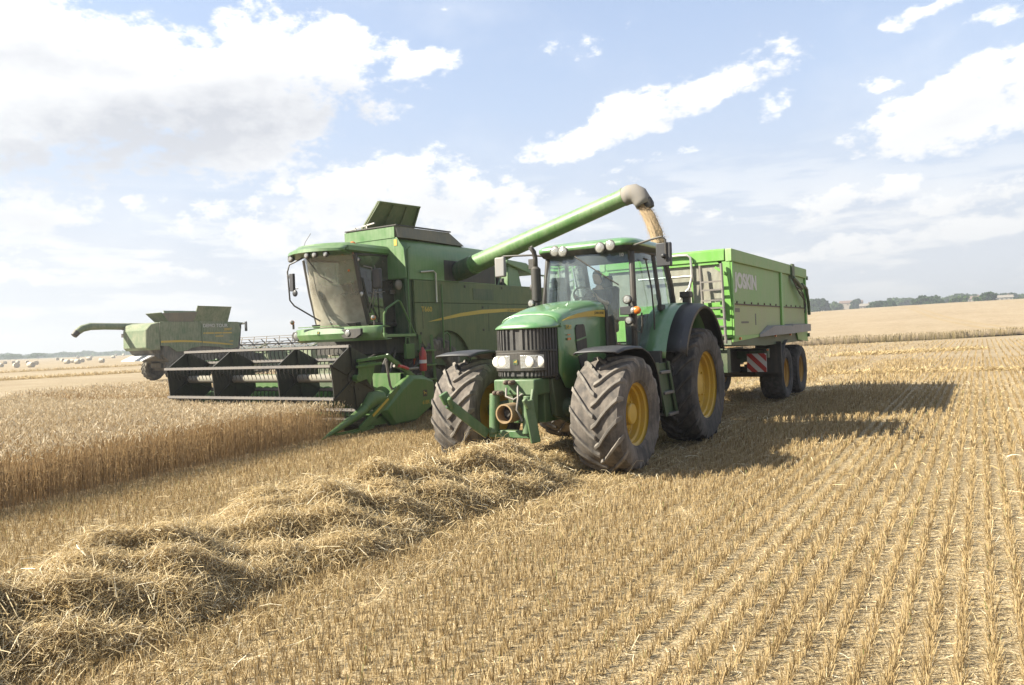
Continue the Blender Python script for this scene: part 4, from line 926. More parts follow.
# dark underside: feeder house and machinery
fh = MB(); fh.prism([(12.3,.45),(12.3,1.15),(14.2,1.85),(15.2,1.85),(15.2,1.1)], 'x', CX-.75, CX+.65); fh.build('feeder_house', 'chassis', comb, bevel=.02)
um = MB(); um.box((XO+.15,13.3,1.55),(XS-.2,14.9,1.92)); um.tube([(-11.75,13.6,1.75),(-11.7,13.2,1.3),(-11.6,12.9,.8)], .05, 8); um.tube([(-11.9,13.6,1.7),(-12.0,12.9,1.4),(-12.1,12.4,1.2)], .035, 8); um.tube([(-11.6,13.5,1.6),(-11.55,13.2,1.1)], .03, 8); um.build('undercarriage', 'darkmetal', comb)
# fire extinguisher hangs on the ladder bracket
fe = thing('fire_extinguisher', (-11.14, 13.92, 1.1), 'small red fire extinguisher hanging by the ladder of the front combine harvester', 'fire extinguisher')
b = MB(); c = (-11.14,13.92); b.lathe([(.002,1.10),(.07,1.10),(.085,1.13),(.085,1.50),(.065,1.58),(.028,1.63),(.02,1.66)], (c[0],c[1],0), 'z', 20); b.build('cylinder', 'red', fe)
b = MB(); b.lathe([(.02,1.66),(.03,1.66),(.03,1.72),(.002,1.72)], (c[0],c[1],0), 'z', 10); b.beam((c[0],c[1]-.09,1.74),(c[0],c[1]+.05,1.72),.02,.02); b.tube([(c[0],c[1],1.69),(c[0]+.02,c[1]-.08,1.68),(c[0]+.02,c[1]-.1,1.45)], .012, 6); b.build('valve', 'black', fe)
b = MB(); b.lathe([(.0855,1.28),(.087,1.28),(.087,1.36),(.0855,1.36)], (c[0],c[1],0), 'z', 20); b.build('label', 'white', fe)

# ---------------- header with reel (mounted on the combine)
HX0, HX1 = -15.95, -10.60
hd = MB()
hd.prism([(11.35,.30),(11.3,.34),(12.25,.36),(12.42,.55),(12.45,1.12),(12.55,1.12),(12.6,.2),(11.6,.22)], 'x', HX0, HX1); header = hd.build('header', 'header_green', comb)
b = MB(); b.beam((HX0,12.55,1.05),(HX1,12.55,1.05),.16,.16); b.build('header_beam', 'header_green', header)
b = MB(); b.cyl((HX0+.02,11.95,.62),(HX1-.02,11.95,.62),.13,16)
for k in range(160):
    pass
fl = []
for k in range(0, 361):
    a = k*2*PI/18; x = lerp(HX0+.05, HX1-.05, k/360); a = a if x < CX else -a
    fl.append([(x, 11.95+.12*math.cos(a), .62+.12*math.sin(a)), (x, 11.95+.27*math.cos(a), .62+.27*math.sin(a))])
b.sheet(fl); b.build('intake_auger', 'hgreen', header, recalc=False)
b = MB(); b.box((HX0,11.0,.24),(HX1,11.32,.30))
for x in np.arange(HX0+.05, HX1, .0762): b.prism([(x-.03,11.0),(x+.03,11.0),(x,10.88)], 'z', .25, .29)
b.build('cutter_bar', 'greymetal', header)
RC = (11.03, 1.12); RR = .64
angs = [math.radians(155+60*k) for k in range(6)]
PL = [-15.80, -14.21, -12.15, -10.62]
for x in PL:
    b = MB(); b.prism([(RC[0]+RR*math.cos(a), RC[1]+RR*math.sin(a)) for a in angs], 'x', x-.012, x+.012)
    b.cyl((x-.03,RC[0],RC[1]),(x+.03,RC[0],RC[1]),.16,20)
    for k in range(6):
        a = angs[k]; b.beam((x+.016,RC[0],RC[1]),(x+.016,RC[0]+RR*math.cos(a)*.98,RC[1]+RR*math.sin(a)*.98),.012,.05,up=(1,0,0))
        b.cyl((x-.02,RC[0]+.27*math.cos(a+.5),RC[1]+.27*math.sin(a+.5)),(x+.022,RC[0]+.27*math.cos(a+.5),RC[1]+.27*math.sin(a+.5)),.018,6)
    b.build('reel_plate', 'reel_plate', header)
b = MB(); b.cyl((PL[0],RC[0],RC[1]),(PL[-1],RC[0],RC[1]),.085,18); b.build('reel_tube', 'tan_cover', header)
for a in angs:
    y, z = RC[0]+RR*math.cos(a), RC[1]+RR*math.sin(a); b = MB(); b.beam((PL[0]-.05,y,z),(PL[-1]+.01,y,z),.075,.05)
    rb_ = b.build('reel_bar', 'reel_bar', header); t = MB()
    for x in np.arange(PL[0]+.03, PL[-1], .125):
        t.beam((x,y,z+.034),(x,y,z-.045),.035,.09); t.tube([(x,y-.02,z-.02),(x,y-.03,z-.12),(x,y+.015,z-.25)], [.012,.010,.006], 5)
    t.build('reel_tine', 'darkmetal', rb_)
# end shields, dividers, reel arm
for s, X in ((1, HX1), (-1, HX0)):
    f = lambda y, z, x: (X+s*x, y, z)
    b = MB(); sh = [(11.75,.42),(12.02,.10),(12.7,.12),(13.30,.40),(13.34,.60),(13.32,.90),(13.05,.97),(12.65,1.0),(12.30,.80)]
    inn = [(11.62,.40),(12.0,.06),(12.7,.08),(13.30,.34),(13.34,.60),(13.30,.95),(13.05,1.05),(12.60,1.08),(12.20,.86)]
    b.loft([[f(y,z,0.0) for y,z in inn],[f(y,z,.12) for y,z in inn],[f(y+.02,z,.20) for y,z in sh]]); es = b.build('end_shield', 'header_green', header, bevel=.02, seg=3)
    b = MB(); b.lathe([(.16,0),(.16,.03),(.10,.035),(.002,.035)], (X+s*.06,11.78,.45), 'x', 20) if s > 0 else b.cyl((X,11.78,.45),(X-.1,11.78,.45),.16,16); b.build('drive_pulley', 'darkmetal', es)
    b = MB(); b.tube([f(10.08,.03,.06),f(10.3,.11,.06),f(11.15,.42,.05),f(11.3,.50,.03)], [.015,.045,.10,.095], 14); b.tube([f(11.28,.48,.03),f(11.5,.64,0),f(11.8,.66,0)], [.10,.17,.17], 16); b.build('crop_divider', 'header_green', header)
    b = MB(); b.beam(f(11.0,.10,.16),f(12.25,.85,.13),.05,.14); b.beam(f(10.75,.04,.12),f(11.4,.12,.14),.05,.06); b.beam(f(10.4,.08,.07),f(11.3,.1,.1),.03,.05); b.prism([(11.1,.12),(11.9,.35),(11.9,.12)], 'x', X+s*.02, X+s*.05); dv_ = b.build('divider_rod', 'header_green', header)
    b = MB(); b.beam(f(11.35,.34,.175),f(11.85,.64,.16),.03,.05); b.build('divider_sticker', 'stripe', dv_)
    b = MB(); b.beam(f(11.05,1.46,.10),f(11.95,1.52,.10),.06,.06); b.beam(f(11.93,1.53,.10),f(12.9,.98,.08),.06,.09); b.beam(f(11.03,1.34,.10),f(11.75,1.38,.10),.05,.05); b.prism([(11.12,1.42),(11.62,1.42),(11.50,1.10),(11.44,.95),(11.34,1.08),(11.02,1.02),(11.10,1.2)], 'x', *sorted((X+s*.055, X+s*.075))); b.cyl(f(11.05,1.12,-.02),f(11.05,1.12,.14),.07,16)
    b.build('reel_arm', 'header_green', header, bevel=.006)
    b = MB(); b.tube([f(11.9,1.42,.1),f(12.0,.9,.1),f(12.1,.75,.1)], .025, 8); b.tube([f(12.2,1.3,.05),f(12.6,1.2,.0),f(13.3,1.2,-.2)], .03, 8); b.build('reel_cylinder', 'greymetal', header)
    if s > 0:
        b = MB(); b.tube([f(12.25,1.30,.14),f(12.4,1.27,.14),f(12.55,1.22,.14)], .035, 8); b.build('red_reflector', 'red', header)
        deer_emblem(es, 13.02, .66, X+.201, .115, 'x'); lettering('618R', .12, (X+.203, 12.92, .42), SIDE, 'text_yellow', es, width=.24)
# ================================================================== SECOND COMBINE, working away in the distance (front to +Y)
QX = -43.45; QS = -42.0; QO = 2*QX-QS
c2 = thing('combine_harvester', (QX, 30.0, 0), 'distant hazy green combine harvester seen from its rear corner, auger folded back', 'combine harvester')
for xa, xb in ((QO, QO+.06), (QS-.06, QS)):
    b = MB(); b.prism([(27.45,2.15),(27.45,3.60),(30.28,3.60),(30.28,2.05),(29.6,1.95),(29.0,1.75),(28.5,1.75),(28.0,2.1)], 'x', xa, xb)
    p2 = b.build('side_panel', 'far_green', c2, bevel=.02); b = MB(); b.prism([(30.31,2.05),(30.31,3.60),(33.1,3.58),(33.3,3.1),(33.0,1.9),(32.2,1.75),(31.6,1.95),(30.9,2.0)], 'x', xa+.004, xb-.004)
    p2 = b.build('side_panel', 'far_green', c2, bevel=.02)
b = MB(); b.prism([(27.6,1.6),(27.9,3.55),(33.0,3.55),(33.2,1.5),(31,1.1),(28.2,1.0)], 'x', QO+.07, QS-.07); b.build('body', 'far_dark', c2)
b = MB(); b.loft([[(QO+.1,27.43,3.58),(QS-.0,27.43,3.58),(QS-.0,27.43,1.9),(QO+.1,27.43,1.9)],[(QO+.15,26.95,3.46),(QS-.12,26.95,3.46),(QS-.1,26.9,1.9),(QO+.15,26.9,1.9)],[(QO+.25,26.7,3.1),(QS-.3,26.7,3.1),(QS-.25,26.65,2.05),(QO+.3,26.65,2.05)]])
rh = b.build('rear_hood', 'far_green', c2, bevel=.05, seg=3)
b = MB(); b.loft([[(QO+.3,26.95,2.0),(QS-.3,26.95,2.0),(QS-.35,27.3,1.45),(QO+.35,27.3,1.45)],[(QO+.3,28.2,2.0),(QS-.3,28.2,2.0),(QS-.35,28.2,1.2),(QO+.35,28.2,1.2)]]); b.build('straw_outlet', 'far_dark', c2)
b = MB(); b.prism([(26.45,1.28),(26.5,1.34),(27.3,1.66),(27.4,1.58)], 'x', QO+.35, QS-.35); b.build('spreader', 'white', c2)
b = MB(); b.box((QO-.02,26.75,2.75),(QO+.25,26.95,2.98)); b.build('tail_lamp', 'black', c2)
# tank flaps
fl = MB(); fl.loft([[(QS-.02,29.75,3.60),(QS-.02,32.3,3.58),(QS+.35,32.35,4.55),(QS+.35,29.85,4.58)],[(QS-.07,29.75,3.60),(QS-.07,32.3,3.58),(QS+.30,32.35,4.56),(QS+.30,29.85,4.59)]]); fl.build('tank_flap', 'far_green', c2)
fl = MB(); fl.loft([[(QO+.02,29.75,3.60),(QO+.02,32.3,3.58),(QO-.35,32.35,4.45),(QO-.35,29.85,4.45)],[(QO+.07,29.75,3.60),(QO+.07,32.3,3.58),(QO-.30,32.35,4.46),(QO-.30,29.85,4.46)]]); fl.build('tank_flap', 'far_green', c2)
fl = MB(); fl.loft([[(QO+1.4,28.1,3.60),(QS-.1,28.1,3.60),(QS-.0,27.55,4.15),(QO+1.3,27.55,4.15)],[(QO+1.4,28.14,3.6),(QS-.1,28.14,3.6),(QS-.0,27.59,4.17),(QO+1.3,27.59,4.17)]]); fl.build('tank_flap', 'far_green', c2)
b = MB(); b.sheet([[(QS-.05,28.1,3.6),(QS-.05,29.75,3.6)],[(QS-.02,27.6,4.12),(QS+.3,29.85,4.2)]]); b.build('tank_gusset', 'tank_grey', c2)
# auger on the far side, folded to the rear
AX = QO-.12
b = MB(); b.tube([(AX,30.4,3.38),(AX,28.2,3.42),(AX,25.6,3.46)], [.23,.22,.20], 16); au2 = b.build('unloading_auger', 'far_green', c2)
b = MB(); b.tube([(AX,25.7,3.46),(AX,24.95,3.46),(AX,24.45,3.34),(AX,24.1,3.1)], [.205,.22,.21,.19], 16); b.build('spout', 'far_green', au2)
b = MB(); b.tube([(AX,24.15,3.14),(AX,23.95,2.92)], [.2,.17], 14); b.build('spout_lip', 'black', au2)
b = MB(); b.tube([(AX+.1,28.4,3.15),(AX+.05,27.4,3.05),(AX+.05,26.9,3.25)], .04, 6); b.cyl((AX,27.0,3.2),(AX,27.0,3.3),.1,8); b.build('auger_cradle', 'far_dark', au2)
# stripe and lettering
st = MB(); st.prism([(27.47,2.45),(28.8,2.455),(29.6,2.42),(30.27,2.36),(30.27,2.27),(29.6,2.31),(28.8,2.335),(27.47,2.33)], 'x', QS, QS+.006); st.prism([(30.33,2.355),(31.2,2.28),(32.0,2.19),(32.6,2.11),(32.6,2.06),(32.0,2.09),(31.2,2.17),(30.33,2.25)], 'x', QS, QS+.006); st.build('side_stripe', 'stripe', p2)
lettering('DEMO TOUR', .30, (QS+.004,30.4,3.24), SIDE, 'text_white', p2, width=1.85, bold=.008)
lettering('2007', .22, (QS+.004,31.95,3.02), SIDE, 'text_yellow', p2, width=.62, bold=.006)
b = MB()
y = 30.42
for w in (.1,.62,.55,.72):
    b.box((QS,y,2.82),(QS+.004,y+w,2.90)); y += w+.05
b.box((QS,31.3,2.62),(QS+.004,31.9,2.69)); b.box((QS,32.35,2.28),(QS+.004,32.65,2.34)); b.build('worn_decal', 'text_yellow', p2)
# cab, mirror
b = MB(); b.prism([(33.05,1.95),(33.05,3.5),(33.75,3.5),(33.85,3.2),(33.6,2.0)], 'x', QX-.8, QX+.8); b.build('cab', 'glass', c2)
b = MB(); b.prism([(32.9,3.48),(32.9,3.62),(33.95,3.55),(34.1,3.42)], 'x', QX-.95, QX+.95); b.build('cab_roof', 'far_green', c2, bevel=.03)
b = MB()
for s in (1,-1): b.tube([(QX+s*.8,33.8,3.45),(QX+s*.8,33.6,2.0)], .06, 6); b.tube([(QX+s*.8,33.1,3.45),(QX+s*.8,33.1,2.0)], .06, 6); b.prism([(33.05,1.9),(33.05,2.6),(33.5,2.2),(33.6,1.9)], 'x', *sorted((QX+s*.80, QX+s*.83)))
b.box((QX-.8,33.0,1.85),(QX+.8,33.65,2.0)); b.build('cab_frame', 'far_dark', c2)
for s in (1,-1):
    b = MB(); b.tube([(QX+s*.9,33.8,3.5),(QX+s*1.4,33.75,3.45)], .03, 6); m_ = b.build('mirror_arm', 'far_dark', c2); b = MB(); b.box((QX+s*1.4-.1,33.71,2.95),(QX+s*1.4+.1,33.79,3.6)); b.build('mirror', 'fender', m_, bevel=.02)
for s in (1, -1):
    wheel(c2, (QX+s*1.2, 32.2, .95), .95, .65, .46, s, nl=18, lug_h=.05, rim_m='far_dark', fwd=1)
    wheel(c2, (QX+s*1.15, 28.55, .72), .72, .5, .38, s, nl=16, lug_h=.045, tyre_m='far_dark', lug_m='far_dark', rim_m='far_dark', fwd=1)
b = MB(); b.cyl((QX-1.2,32.2,.95),(QX+1.2,32.2,.95),.16,12); b.cyl((QX-1.1,28.55,.72),(QX+1.1,28.55,.72),.12,12); b.box((QX-.5,28,.8),(QX+.5,33,1.2)); b.build('axle', 'far_dark', c2)
b = MB(); b.prism([(28.0,1.1),(28.0,1.8),(30.5,1.9),(30.5,1.0)], 'x', QX-1.1, QX+1.15); b.prism([(33.0,1.8),(33.0,1.2),(35.6,.7),(35.6,1.4)], 'x', QX-.7, QX+.7); b.build('underbody', 'far_dark', c2)
# header and raised reel
HA, HB = -48.0, -38.0
b = MB(); b.prism([(35.6,.5),(35.6,1.75),(35.75,1.75),(35.8,.7),(36.9,.5),(36.9,.42)], 'x', HA, HB); h2 = b.build('header', 'far_green', c2)
for x in (HB, HA-.15): b = MB(); b.prism([(35.5,.4),(35.5,1.8),(36.4,1.7),(37.6,.5)], 'x', x, x+.15); b.build('end_shield', 'far_green', h2)
rc = (36.7, 2.05)
b = MB()
for k in range(6):
    a = k*PI/3+.3; b.beam((HA+.2,rc[0]+.55*math.cos(a),rc[1]+.55*math.sin(a)),(HB-.2,rc[0]+.55*math.cos(a),rc[1]+.55*math.sin(a)),.07,.05)
b.cyl((HA+.2,*rc),(HB-.2,*rc),.06,10); b.build('reel_bar', 'reel_bar', h2)
b = MB()
for x in np.linspace(HA+.3, HB-.3, 8):
    for k in range(6):
        a = k*PI/3+.3; b.beam((x,*rc),(x+.0,rc[0]+.55*math.cos(a),rc[1]+.55*math.sin(a)),.05,.05,up=(1,0,0))
b.build('reel_spoke', 'greymetal', h2)
for x in (HA+.1, QX, HB-.1): b = MB(); b.beam((x,35.7,1.7),(x,36.7,2.05),.08,.1); b.build('reel_arm', 'far_green', h2)
# ================================================================== TERRAIN
TY = np.array([-80, 40, 60, 80, 110, 150, 200, 250, 300, 340, 400, 520, 700, 1000, 1500, 2300, 3000.])
TZ = np.array([0, 0, .05, .22, .75, 1.85, 3.9, 5.95, 7.3, 7.6, 7.2, 6.4, 9.5, 20, 38, 46, 46.])
def smooth_interp(y):
    # cubic hermite through the control points
    y = np.clip(y, TY[0], TY[-1]); m = np.gradient(TZ, TY); i = np.clip(np.searchsorted(TY, y)-1, 0, len(TY)-2)
    h = TY[i+1]-TY[i]; t = (y-TY[i])/h
    return (2*t**3-3*t**2+1)*TZ[i]+(t**3-2*t**2+t)*h*m[i]+(-2*t**3+3*t**2)*TZ[i+1]+(t**3-t**2)*h*m[i+1]
def ground_z(x, y):
    x = np.asarray(x, float); y = np.asarray(y, float)
    q = np.clip((x/np.maximum(y, 1.)+.95)/1.0, 0, 1); q = q*q*(3-2*q)
    far = np.clip((np.hypot(x, y)-250)/1200, 0, 1)
    return smooth_interp(y)*q - .075*np.exp(-((x+4.6)/3.2)**2-((y-10.6)/4.2)**2)
def gz(x, y): return float(ground_z(x, y))

ALB = .74
# ------------------------------------------------------------------ straw materials
def straw_mat(name, stops, trans=.25, rough=.7, ALB=.63):
    m, nt, out = new_mat(name)
    at = N(nt, 'ShaderNodeAttribute'); at.attribute_name = 'rnd'
    c = ramp(nt, at.outputs['Fac'], [(p, tuple(ALB*v for v in q)) for p, q in stops])
    d = N(nt, 'ShaderNodeBsdfPrincipled'); d.inputs['Roughness'].default_value = rough; d.inputs['Specular IOR Level'].default_value = .35
    t = N(nt, 'ShaderNodeBsdfTranslucent'); mx = N(nt, 'ShaderNodeMixShader'); mx.inputs[0].default_value = trans
    nt.links.new(c, d.inputs['Base Color']); nt.links.new(c, t.inputs[0]); nt.links.new(d.outputs[0], mx.inputs[1]); nt.links.new(t.outputs[0], mx.inputs[2]); nt.links.new(mx.outputs[0], out.inputs['Surface'])
    return m
M['stubble'] = straw_mat('stubble_straw', [(0, (.21,.135,.056)), (.35, (.385,.27,.122)), (.7, (.54,.405,.205)), (.95, (.64,.52,.34)), (1., (.22,.25,.08))], ALB=.74)
M['straw'] = straw_mat('loose_straw', [(0, (.33,.22,.085)), (.4, (.55,.41,.20)), (.8, (.74,.59,.34)), (1., (.88,.78,.56))], .32, .5, ALB=.81)
M['crop'] = straw_mat('ripe_wheat', [(0, (.30,.19,.085)), (.3, (.45,.31,.155)), (.48, (.53,.39,.21)), (.52, (.55,.43,.265)), (.8, (.70,.575,.385)), (1., (.80,.70,.52))], .34, ALB=.79)

def mesh_from_arrays(name, V, Q, mat, rnd=None, tri=False):
    """V (n,3), Q (m,4) quads, rnd per-face float"""
    me = bpy.data.meshes.new(name); k = Q.shape[1]
    me.vertices.add(len(V)); me.vertices.foreach_set('co', np.ascontiguousarray(V, np.float32).ravel())
    me.loops.add(Q.size); me.loops.foreach_set('vertex_index', np.ascontiguousarray(Q, np.int32).ravel())
    me.polygons.add(len(Q)); me.polygons.foreach_set('loop_start', np.arange(0, Q.size, k, dtype=np.int32))
    if rnd is not None:
        a = me.attributes.new('rnd', 'FLOAT', 'FACE'); a.data.foreach_set('value', np.ascontiguousarray(rnd, np.float32))
    me.update(calc_edges=True); me.validate()
    me.materials.append(M[mat]); return me
class Blades:
    def __init__(self): self.V = []; self.Q = []; self.R = []; self.n = 0
    def add(self, P, rnd):
        """P (k, rows, 2, 3): k ribbons of several rows of two points"""
        k, r = P.shape[:2]; base = self.n + np.arange(k)[:, None]*(r*2)
        self.V.append(P.reshape(-1, 3))
        for j in range(r-1):
            self.Q.append(np.stack([base[:,0]+2*j, base[:,0]+2*j+1, base[:,0]+2*j+3, base[:,0]+2*j+2], 1)); self.R.append(rnd)
        self.n += k*r*2
    def build(self, name, mat, **kw):
        me = mesh_from_arrays(name, np.concatenate(self.V), np.concatenate(self.Q), mat, np.concatenate(self.R))
        o = bpy.data.objects.new(name, me); COL.objects.link(o); return tag(o, **kw)
def ribbons(base, top, w, mid=None, taper=.7, yaw=None):
    """upright ribbons from base to top (n,3) with width w (n,)"""
    n = len(base); yaw = RNG.uniform(0, PI, n) if yaw is None else yaw
    s = np.stack([np.cos(yaw), np.sin(yaw), np.zeros(n)], 1)*(w/2)[:, None]
    if mid is None: return np.stack([np.stack([base-s, base+s], 1), np.stack([top-s*taper, top+s*taper], 1)], 1)
    return np.stack([np.stack([base-s, base+s], 1), np.stack([mid-s, mid+s], 1), np.stack([top-s*taper, top+s*taper], 1)], 1)

# ------------------------------------------------------------------ view helper: which ground points the lens can reach (with a margin)
def seen(x, y, mx=1.4):
    zc = -np.sin(YAW)*x+np.cos(YAW)*y; xc = np.cos(YAW)*x+np.sin(YAW)*y
    return (zc > .3) & (np.abs(xc) < zc*(512/FPX)*mx+2.6)

# ------------------------------------------------------------------ ground sheet
gm, nt, out = new_mat('field_soil')
pos = N(nt, 'ShaderNodeNewGeometry').outputs['Position']
sx = N(nt, 'ShaderNodeSeparateXYZ'); nt.links.new(pos, sx.inputs[0])
n1 = noise(nt, 9, 5, .7, pos); n2 = noise(nt, 55, 4, .7, pos); n3 = noise(nt, .35, 4, .6, pos); n4 = noise(nt, .03, 5, .6, pos, (1,.3,1))
near = ramp(nt, mth(nt, 'ADD', mth(nt, 'MULTIPLY', n2, .85), mth(nt, 'MULTIPLY', n1, .22)), [(.38, (.14,.098,.05)), (.48, (.31,.225,.12)), (.57, (.50,.395,.235)), (.68, (.70,.59,.40))])
near = mixc(nt, mth(nt, 'MULTIPLY', sstep(nt, noise(nt, 3.2, 4, .7, pos), .60, .72), .35), near, (.17,.19,.06))
far = ramp(nt, mth(nt, 'ADD', mth(nt, 'MULTIPLY', n3, .5), mth(nt, 'MULTIPLY', n4, .5)), [(.30, (.28,.21,.13)), (.5, (.36,.285,.185)), (.68, (.44,.36,.25))])
dist = N(nt, 'ShaderNodeVectorMath'); dist.operation = 'LENGTH'; nt.links.new(pos, dist.inputs[0])
col = mixc(nt, sstep(nt, dist.outputs['Value'], 14, 38), near, far)
# distant patchwork of fields past the crest
vo = N(nt, 'ShaderNodeTexVoronoi'); vo.inputs['Scale'].default_value = .0045; mp = N(nt, 'ShaderNodeMapping'); mp.inputs['Scale'].default_value = (1,.7,0); nt.links.new(pos, mp.inputs[0]); nt.links.new(mp.outputs[0], vo.inputs['Vector'])
sc_ = N(nt, 'ShaderNodeSeparateColor'); nt.links.new(vo.outputs['Color'], sc_.inputs[0])
patch = ramp(nt, sc_.outputs[0], [(0, (.44,.34,.18)), (.30, (.09,.14,.04)), (.48, (.40,.31,.17)), (.74, (.14,.18,.06)), (.84, (.48,.38,.22))], 'CONSTANT')
col = mixc(nt, sstep(nt, sx.outputs[1], 345, 360), col, patch)
kk = N(nt, 'ShaderNodeMix'); kk.data_type = 'RGBA'; kk.blend_type = 'MULTIPLY'; kk.inputs[0].default_value = 1.; nt.links.new(col, kk.inputs[6]); kk.inputs[7].default_value = (.69,.68,.655,1)
b_ = bsdf(nt, out, kk.outputs[2], .95, 0, .15)
bh = mth(nt, 'ADD', mth(nt, 'MULTIPLY', n2, .5), mth(nt, 'MULTIPLY', n1, .8)); bump(nt, b_, bh, .7, .05)
M['soil'] = gm
def graded(a, b, s, n):
    t = np.linspace(-1, 1, n) ; u = np.sinh(t*s)/np.sinh(s); return np.where(u < 0, -u*a, u*b)
gx = graded(-2600, 2200, 5.5, 181); gy = graded(-60, 2900, 6.0, 241)
gy = np.unique(np.concatenate([np.linspace(-60, 0, 16), gy[gy > 0]])); X, Y = np.meshgrid(gx, gy, indexing='ij'); Z = ground_z(X, Y)
V = np.stack([X, Y, Z], -1).reshape(-1, 3); ny = len(gy); I, J = np.meshgrid(np.arange(len(gx)-1), np.arange(ny-1), indexing='ij')
Q = np.stack([I*ny+J, (I+1)*ny+J, (I+1)*ny+J+1, I*ny+J+1], -1).reshape(-1, 4)
me = mesh_from_arrays('ground', V, Q, 'soil'); me.shade_smooth(); go = bpy.data.objects.new('ground', me); COL.objects.link(go); tag(go, 'harvested stubble field of pale soil and chaff reaching to the horizon', 'ground', kind='structure')

# ------------------------------------------------------------------ crop edges
def crop_edge(y): return np.interp(y, [-5, 4.2, 6.6, 10.4, 11], [-9.15, -9.55, -9.95, -10.55, -10.6])
CROP_FAR = -24.5
def in_crop(x, y):
    return ((x < crop_edge(y)) & (y < 10.75) & (x > CROP_FAR)) | ((x < -16.05) & (x > CROP_FAR) & (y >= 10.75))
# ------------------------------------------------------------------ windrow (straw swath left under tractor and trailer)
def wr_mod(y): return .90+.16*np.sin(y*1.9+.4)*np.sin(y*.83+1.2)+.10*np.sin(y*4.3)
def wr_c(y): return TX+.10*np.sin(y*.9+.5)+.06*np.sin(y*2.7)
def wr_w(y): return .92+.10*np.sin(y*1.3+2)+.06*np.sin(y*3.1)
def wr_h(x, y):
    d_ = x-wr_c(y); q = d_/np.where(d_ > 0, wr_w(y)*1.18*np.where(y > 8.2, .62, 1), wr_w(y)*.85); h = np.maximum(0, 1-np.abs(q)**1.7)**1.05*.42*wr_mod(y)
    press = np.where((y > 8.7), .42, 1.); press = np.where(y > 12.6, .35, press)
    lump = .10*np.sin(x*7+y*3)*np.sin(y*5.3-x*2)+.07*np.sin(x*13-y*9)
    return np.maximum(0, h*press*(1+lump*2.2)) - .01
# ------------------------------------------------------------------ stubble in drilled rows
st_ = Blades(); ROW = .15
def stubble_rows(y0, y1, per_m, hgt, wid, xmin, xmax, rowskip=1):
    xs = np.arange(math.floor(xmin/ROW), math.ceil(xmax/ROW)+1, rowskip)*ROW
    k = int(per_m*(y1-y0)); n = len(xs)*k
    x = np.repeat(xs, k); y = RNG.uniform(y0, y1, n)
    # plants stand in uneven tufts along a row
    tuft = .5+.5*np.sin(y*2*PI/.10+RNG.uniform(0, 6, len(xs)).repeat(k)+3*np.sin(y*1.7+x*5)); keep = RNG.random(n) < .14+.86*tuft**1.5
    gap = np.sin(x*3.1+y*.9)+np.sin(x*1.3-y*2.3)+np.sin(y*5.1+x*7.7); keep &= ~((gap < -2.55) & (RNG.random(n) < .7))
    keep &= seen(x, y) & ~in_crop(x, y) & ~((wr_h(x, y) > .03) & (y < 24)) & ~((x < -10.6) & (x > -16.1) & (y > 10.9) & (y < 12.7))
    x, y = x[keep], y[keep]; n = len(x); x = x+RNG.normal(0, .0135, n)
    h = hgt*RNG.uniform(.55, 1.2, n)*(1-.35*np.isin(np.round(x/ROW).astype(int) % 14, (3,4)))
    # wheels have pressed rows between tractor and windrow
    tr = (np.abs(np.abs(x-TX)-1.1) < .35) & (y > 8.6); h = np.where(tr, h*.35, h)
    lean = RNG.normal(0, .24, (n, 2))*np.where(tr, 2.2, 1)[:, None]; z = ground_z(x, y)
    base = np.stack([x, y, z-.01], 1); top = base+np.stack([lean[:,0]*h, lean[:,1]*h, h+.01], 1)
    st_.add(ribbons(base, top, np.full(n, wid)*RNG.uniform(.7, 1.3, n), taper=.9), np.clip(RNG.normal(.45, .23, n), 0, 1))
stubble_rows(.4, 6, 520, .088, .0040, -11, 8.5)
stubble_rows(6, 12, 360, .088, .0048, -11, 13)
stubble_rows(12, 22, 160, .11, .009, -12, 18)
stubble_rows(22, 40, 36, .12, .014, -16, 26)
stubble_rows(40, 70, 9, .12, .024, -20, 26, 2)
print('stubble blades', sum(len(v) for v in st_.V)//4)
st_.build('stubble', 'stubble', label='short golden stubble standing in drilled rows across the harvested field', cat='stubble', kind='stuff')
# loose chaff and straw bits lying between the rows
lt = Blades()
def litter(n, xr, yr, L, w, zfun=None, lift=.02, bend=.15, pitch=.2, rlo=.2, dens=None):
    x = RNG.uniform(*xr, n); y = RNG.uniform(*yr, n); k = seen(x, y) & ~in_crop(x, y)
    if dens is not None: k &= RNG.random(n) < dens(x, y)
    x, y = x[k], y[k]; n = len(x); z = ground_z(x, y)+(zfun(x, y) if zfun else 0)+RNG.uniform(.003, lift, n)
    a = RNG.uniform(0, 2*PI, n); p = RNG.normal(0, pitch, n); l = L*RNG.uniform(.4, 1.3, n)
    d = np.stack([np.cos(a)*np.cos(p), np.sin(a)*np.cos(p), np.sin(p)], 1); s = np.stack([-np.sin(a), np.cos(a), RNG.normal(0, .5, n)], 1); s /= np.linalg.norm(s, axis=1)[:, None]
    c = np.stack([x, y, z], 1); bn = np.cross(d, s)*(RNG.normal(0, bend, n)*l)[:, None]; ww = (w*RNG.uniform(.6, 1.3, n)/2)[:, None]*s
    rows = []
    for t in (-.5, -.17, .17, .5):
        pt = c+d*(l*t)[:, None]+bn*(1-4*t*t); pt[:, 2] = np.maximum(pt[:, 2], ground_z(pt[:,0], pt[:,1])+.002)
        rows.append(np.stack([pt-ww, pt+ww], 1))
    return np.stack(rows, 1), np.clip(RNG.normal(.55, .25, n), 0, 1)
lt.add(*litter(52000, (-9.5, 6), (.5, 9), .065, .0042, lift=.02, pitch=.12)); lt.add(*litter(1300, (-9.5, 4), (1, 10), .17, .0045, lift=.06, pitch=.2)); lt.add(*litter(9000, (-14, 12), (9, 26), .20, .010, lift=.05, pitch=.15))
lt.build('loose_straw', 'straw', label='loose straw bits scattered between the stubble rows', cat='straw', kind='stuff')
